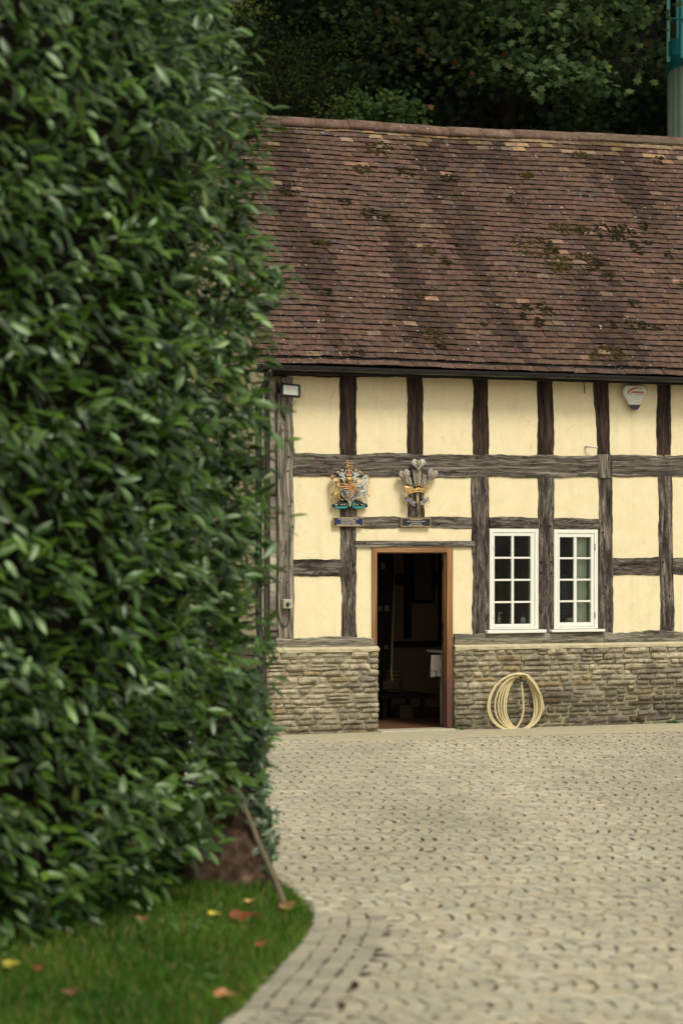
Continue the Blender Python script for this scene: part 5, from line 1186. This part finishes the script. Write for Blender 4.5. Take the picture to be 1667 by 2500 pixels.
sk_ = MB(); a = Vector((-.295,13.38,.0)); b = Vector((-.575,14.05,.56)); sk_.tube([a, a.lerp(b,.3)+Vector((.006,0,.0)), a.lerp(b,.6)-Vector((.004,0,0)), b], [.019,.017,.016,.014], n=7, smooth=False)
obj('wooden_stake', sk_.mesh('wooden_stake', plain('weathered_stake', (.15,.12,.08), .9, .1, var=.35, sc=20)), label='thin weathered stake leaning against the brown trunk beside the courtyard', cat='stake')
# fallen leaves
def fallen(px, py, size, col, label, shp=0):
    x, y = Gd(px, py); z = lz(x, y, edist(x, y))+.055 if inpoly(x, y) else gz(x, y)+.012
    m = MB(); n = 14; a0 = random.uniform(0,6); vs = [(0,0,.004)]
    for i in range(n):
        th = 2*math.pi*i/n; r = size*(.36+.16*abs(math.sin(th*2.5+a0))) if shp else size*(.5 if i%2 else .42)*(1+.2*math.cos(th*2)); vs.append((r*math.cos(th), r*math.sin(th)*(.8), size*.10*math.sin(th*2+a0)+size*.06))
    m.add(vs, [(0, i+1, (i+1)%n+1) for i in range(n)], smooth=False)
    ve = MB(); ve.tube([(0,0,.005),(size*.5,-size*.1,.012),(size*.75,-size*.25,.006)], size*.012+.0008, n=4)
    nm = plain('fallen_leaf_%d_%d' % (int(col[0]*100), int(col[1]*100)), col, .7)
    r = obj('fallen_leaf', None, label=label, cat='leaf', group='fallen autumn leaves', loc=(x, y, z), rot=(R(random.uniform(15,30)), R(random.uniform(-8,8)), random.uniform(-.4,.4)))
    obj('blade', m.mesh('blade', nm), r); obj('stalk', ve.mesh('stalk', nm), r)
fallen(592,2276,.15,(.17,.05,.016),'largest rusty red-brown leaf lying in the grass',1)
fallen(523,2277,.06,(.50,.42,.05),'round bright yellow leaf on the grass left of the rusty leaf')
fallen(609,2241,.05,(.5,.33,.09),'small orange-yellow leaf on the grass behind the rusty leaf')
fallen(722,2202,.05,(.5,.42,.04),'small yellow leaf at the tip of the lawn by the paving')
fallen(700,2243,.10,(.22,.13,.045),'curled tan leaf at the foot of the leaning stake',1)
fallen(545,2462,.09,(.38,.18,.08),'pale orange leaf on the paving edge at the bottom',1)
fallen(346,2292,.07,(.22,.11,.05),'upright brownish leaf under the hedge in the middle of the lawn',1)
fallen(30,2412,.08,(.38,.33,.05),'dull yellow leaf at the far left of the lawn')
fallen(632,2340,.06,(.24,.08,.03),'small dark red leaf near the lawn edge right of the rusty leaf',1)
fallen(170,2478,.08,(.14,.07,.035),'brown leaf in the bottom left corner of the lawn',1)
fallen(90,2420,.05,(.16,.05,.02),'tiny red-brown leaf right of the dull yellow one at far left',1)
# broad-leaved weeds in the grass
for (px, py, s_, lb) in ((455,2290,.10,'clump of broad pale green weed leaves in the middle of the lawn'),(520,2400,.07,'small bright green weed clump near the lawn edge')):
    x, y = Gd(px, py); m = 60 if s_ > .08 else 16; Pp = np.stack((x+RNG.normal(0,.14 if s_ > .08 else .05,m), y+RNG.normal(0,.25,m), np.full(m, .07)), 1); ax = RNG.normal(0,.8,(m,3)); ax[:,2] = .5; up = np.tile((0,-.3,1.), (m,1))
    o = obj('weed_clump', scatter('weed_clump', LT, LF, Pp, frames(ax, up), RNG.uniform(.045,.08,m), M_GRASSB, np.array([(.08,.16,.04)])*RNG.uniform(.7,1.2,(m,1))), label=lb, cat='plant', kind='stuff')

for (px, py, lb) in ((1112,1786,'tiny green weed at the foot of the wall just right of the door frame'),(1640,1768,'small green weed tuft at the foot of the wall near the right edge')):
    w = loc2world(L(px, py, -.12)); m = 26; Pp = np.stack((w[0]+RNG.normal(0,.03,m), w[1]+RNG.normal(0,.02,m), np.full(m, .005)), 1); ax = RNG.normal(0,.7,(m,3)); ax[:,2] = .8; up = RNG.normal(0,.6,(m,3))-np.array((0,1.,-.4))
    obj('wall_weed', scatter('wall_weed', LT, LF, Pp, frames(ax, up), RNG.uniform(.03,.06,m), M_GRASSB, np.array([(.05,.10,.025)])*RNG.uniform(.6,1.2,(m,1))), label=lb, cat='plant', kind='stuff')
# ------------------------------------------------------------------ trees behind the roof
hl = MB(); vs = []; nx, ny = 40, 24
for j in range(ny+1):
    for i in range(nx+1):
        x = -40+90*i/nx; y = 43+50*j/ny; z = -.2+36*(1-math.exp(-(j/ny)*3.2))+1.0*N3(x*.15, y*.15, 0); vs.append((x, y, z if j else -.3))
hl.add(vs, [(j*(nx+1)+i, j*(nx+1)+i+1, (j+1)*(nx+1)+i+1, (j+1)*(nx+1)+i) for j in range(ny) for i in range(nx)], smooth=True)
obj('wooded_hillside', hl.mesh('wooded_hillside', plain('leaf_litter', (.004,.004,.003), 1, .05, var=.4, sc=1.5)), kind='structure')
def syc():                                      # five-lobed leaf
    tips = [(0,1.0),(.52,.62),(.48,.12),(-.48,.12),(-.52,.62)]; pts = [(0,1.0),(.13,.68),(.46,.74),(.30,.44),(.54,.22),(.16,.08),(0,0),(-.16,.08),(-.54,.22),(-.30,.44),(-.46,.74),(-.13,.68)]
    T = [(0,.38,.0)]+[(x, y-.0, -.10*(abs(x)*1.2+(y-.4)**2)) for x, y in pts]; F = [(0, i+1, (i+1)%12+1) for i in range(12)]; return T, F
ST_, SF_ = syc()
SMT = [(0,0,0),(-.3,.3,.02),(-.28,.7,.0),(0,1,-.06),(.28,.7,0),(.3,.3,.02)]; SMF = [(0,5,2,1),(5,4,3,2)]
SMF = [(0,5,4,2,1)] and [(0,3,2,1),(0,5,4,3)]
def px3(px, py, d): return np.array(((px-HX)/FPX*d, d, CAMZ+(HY-py)/FPX*d))
def spray(path, rx, rz, m, jitter=1.0):
    """leaves around a limb: path of (px,py,dist); layered, drooping leaf planes"""
    Pn = [px3(*p) for p in path]; seg = len(Pn)-1; out = []
    t = RNG.uniform(0, seg, m); i = np.minimum(t.astype(int), seg-1); f_ = t-i; Pn = np.array(Pn)
    c = Pn[i]*(1-f_)[:,None]+Pn[i+1]*f_[:,None]; o = RNG.normal(0,1,(m,3))*np.array((rx, rx*1.3, rz)); c += o; c[:,2] -= .25*np.abs(o[:,0]+o[:,1])*.4
    return c
def leaf_cloud(name, P, size, mat, tint, parent, T=None, F=None, kind='stuff', facing=.5):
    m = len(P); ax = RNG.normal(0,.55,(m,3)); ax[:,2] -= .75; ax[:,1] -= .25; up = RNG.normal(0,.38,(m,3))+np.array((.0,-.62,.62))
    cols = np.array([tint])*RNG.uniform(.6,1.4,(m,1)); r = RNG.random(m); cols[r < .006] = (.08,.04,.015); cols[r > .93] *= (1.5,1.3,.9)
    o = obj(name, scatter(name, T or ST_, F or SF_, P, frames(ax, up), RNG.uniform(size*.65, size*1.2, m), mat, cols, False), parent, kind=kind); return o
def tree(label, x, y, tr_h, lean, specs, fill, small=False):
    r = obj('sycamore_tree' if not small else 'hawthorn_tree', None, label=label, cat='tree', loc=(0,0,0)); bk = plain('dark_tree_bark', (.022,.018,.014), .95, .1, var=.4, sc=5)
    t = MB(); t.tube([(x,y,-.5),(x+lean*.2,y,3),(x+lean*.5,y-.2,7),(x+lean,y-.3,tr_h)], [.38,.30,.24,.10], n=10); obj('trunk', t.mesh('trunk', bk), r)
    for (path, rx, rz, m, size, tint) in specs:
        b = MB(); p0 = (x+lean*.5, y-.2, 7); q = [px3(*p) for p in path]; b.tube([p0]+[tuple(v) for v in q], [.12]+list(np.linspace(.045,.008,len(q))), n=6); obj('branch', b.mesh('branch', bk), r)
        leaf_cloud('foliage', spray(path, rx, rz, m), size, M_SYC, tint, r, *((SMT, SMF) if size < .09 else (None, None)))
    for (x0,x1,y0,y1,z0,z1,m,size,tint) in fill:
        P = np.stack((RNG.uniform(x0,x1,m), RNG.uniform(y0,y1,m), RNG.uniform(z0,z1,m)), 1)
        cl = np.array([N3(p[0]*.9, p[1]*.9, p[2]*.9+5) for p in P]); P = P[cl > -.12]
        leaf_cloud('crown', P, size, M_SYC, tint, r)
    return r
G1 = (.036,.057,.020); G2 = (.005,.009,.004); G3 = (.032,.052,.012)  # near-black tint puts the wood's deep shade into the leaf colour
main = tree('large sycamore with drooping lobed-leaf branches rising behind the middle of the roof', 2.2, 42, 15, .5, [
    ([(820,20,38),(1000,90,37.5),(1150,140,37),(1260,165,36.6),(1350,175,36.3),(1420,200,36)], .34, .11, 2300, .122, G1),
    ([(1000,-10,38),(1200,40,37),(1330,60,36.6),(1450,85,36.2)], .36, .15, 2300, .122, G1),
    ([(1300,-30,37),(1450,10,36.5),(1540,40,36.2)], .3, .16, 800, .12, G1),
    ([(820,-20,39),(900,80,38.5),(980,160,38),(1060,230,37.6)], .5, .34, 2600, .125, (.013,.022,.009)),
    ([(700,-20,39),(760,40,38.6),(820,60,38.3)], .45, .2, 500, .15, (.013,.022,.009)),
    ([(840,130,38.5),(880,180,38),(890,200,37.8)], .28, .12, 420, .15, (.045,.075,.03)),
    ([(1080,60,40.5),(1160,150,40),(1220,230,40)], .7, .3, 700, .15, G2)],
    [(-4,9,43,48,6,14,4500,.17,G2),(-7,12,33.5,46,11.9,15,15000,.34,G2)])  # second fill: unseen canopy above the view, added to cut skylight on the trees
tree('small-leaved hawthorn behind the left end of the roof beside the hedge', -2.0, 41, 11, .3, [
    ([(560,60,38),(640,130,37.6),(720,180,37.3),(760,210,37)], .40, .26, 2600, .06, (.024,.038,.010)),
    ([(560,180,38),(640,230,37.6),(700,250,37.3)], .4, .18, 1100, .06, (.018,.028,.008)),
    ([(560,0,37.5),(590,10,37.2),(620,20,37)], .18, .10, 260, .07, (.09,.12,.03)),
    ([(700,120,38),(790,105,37.6),(860,95,37.2)], .25, .12, 900, .06, G3)],
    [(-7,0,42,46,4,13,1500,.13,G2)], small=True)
tree('low young bush of fresh green leaves showing just over the roof ridge', .9, 35.6, 7.6, .1, [
    ([(820,300,34.5),(850,262,34.4),(862,240,34.3)], .16, .12, 520, .065, (.028,.045,.010)),
    ([(880,300,34.5),(930,275,34.4),(975,262,34.3)], .24, .12, 900, .09, (.024,.044,.012)),
    ([(860,320,34.6),(940,310,34.5)], .3, .14, 600, .08, (.024,.042,.012))], [], small=True)
tree('dim sycamore hanging over the right end of the roof beside the silo', 7.6, 42, 12, -.2, [
    ([(1600,200,40),(1540,220,39.5),(1470,245,39)], .45, .15, 800, .13, (.022,.034,.013)),
    ([(1620,280,40),(1500,290,39.5),(1420,310,39)], .5, .17, 1200, .13, (.018,.029,.011)),
    ([(1300,270,41),(1350,300,41)], .6, .25, 700, .14, G2), ([(1600,130,40),(1640,160,40)], .3, .15, 300, .13, (.04,.065,.028))],
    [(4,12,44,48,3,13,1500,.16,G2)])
lf = MB(); T, F = ST_, SF_; lf.add(T, F, col=(.075,.11,.045)); lfm = lf.mesh('leaf', M_SYC)
Pp = np.concatenate((spray([(1260,150,36.3),(1350,165,36.1),(1425,195,35.8)], .3, .14, 90), spray([(1330,60,36.3),(1450,80,36)], .3, .2, 80))); ax = RNG.normal(0,.5,(170,3)); ax[:,2] -= .7; ax[:,1] -= .3; FR = frames(ax, RNG.normal(0,.35,(170,3))+np.array((0,-.6,.65)))
for i in range(170):
    o = obj('leaf', lfm, main); M = Matrix(FR[i].tolist()).to_4x4(); M.translation = Pp[i]; o.matrix_local = M @ Matrix.Scale(float(RNG.uniform(.12,.17)), 4)

# ------------------------------------------------------------------ silo
SG = plain('ribbed_grey_green_steel', (.30,.39,.33), .5, .35, var=.06, sc=3); SB = plain('teal_steel_paint', (.015,.19,.20), .45, .4, var=.1, sc=6); SC_ = plain('pale_teal_steel', (.10,.30,.29), .45, .4, var=.1, sc=6)
sr = 1.3; D_ = 37.5; scx = (1632-HX)/FPX*D_+sr; topz = CAMZ+(HY-178)/FPX*D_
silo = obj('grain_silo', None, label='tall grey-green ribbed steel silo with teal caged top at the right edge', cat='silo', loc=(scx, D_, 0))
m = MB(); vs = []; n = 160
for j in range(n):
    th = 2*math.pi*j/n; r = sr+(.014 if (j//2) % 2 else -.014)
    vs += [(r*math.cos(th), r*math.sin(th), 0), (r*math.cos(th), r*math.sin(th), topz)]
m.add(vs, [(2*j, 2*((j+1)%n), 2*((j+1)%n)+1, 2*j+1) for j in range(n)]); obj('ribbed_body', m.mesh('ribbed_body', SG), silo)
m = MB(); lathe(m, (0,0,topz), [(sr+.05,0),(sr+.05,.10),(sr+.02,.11),(sr+.02,.22),(.2,.75)], 64); obj('top_rim', m.mesh('top_rim', SB), silo)
cgx, cgy, cr_ = -.98, -.55, .42
m = MB(); vs = []; n = 28
for j in range(n+1):
    th = 2*math.pi*j/n; vs += [(cgx+cr_*math.cos(th), cgy+cr_*math.sin(th), topz+.12), (cgx+cr_*math.cos(th), cgy+cr_*math.sin(th), topz+.36)]
m.add(vs, [(2*j, 2*j+2, 2*j+3, 2*j+1) for j in range(n)]); obj('kick_plate', m.mesh('kick_plate', SB), silo)
for k in range(5):
    m = MB(); z = topz+.72+k*.52; m.tube([(cgx+(cr_+.02)*math.cos(2*math.pi*j/24), cgy+(cr_+.02)*math.sin(2*math.pi*j/24), z+.10*math.sin(2*math.pi*j/24)) for j in range(25)], .018, n=6); obj('cage_hoop', m.mesh('cage_hoop', SB), silo)
for a_ in (190, 235, 290, 340, 120, 60):
    m = MB(); x = cgx+cr_*math.cos(R(a_)); y = cgy+cr_*math.sin(R(a_)); m.bbox((x-.025, y-.008, topz+.05), (x+.025, y+.008, topz+3.4), r=.002); obj('cage_upright', m.mesh('cage_upright', SC_ if a_ == 190 else SB), silo)
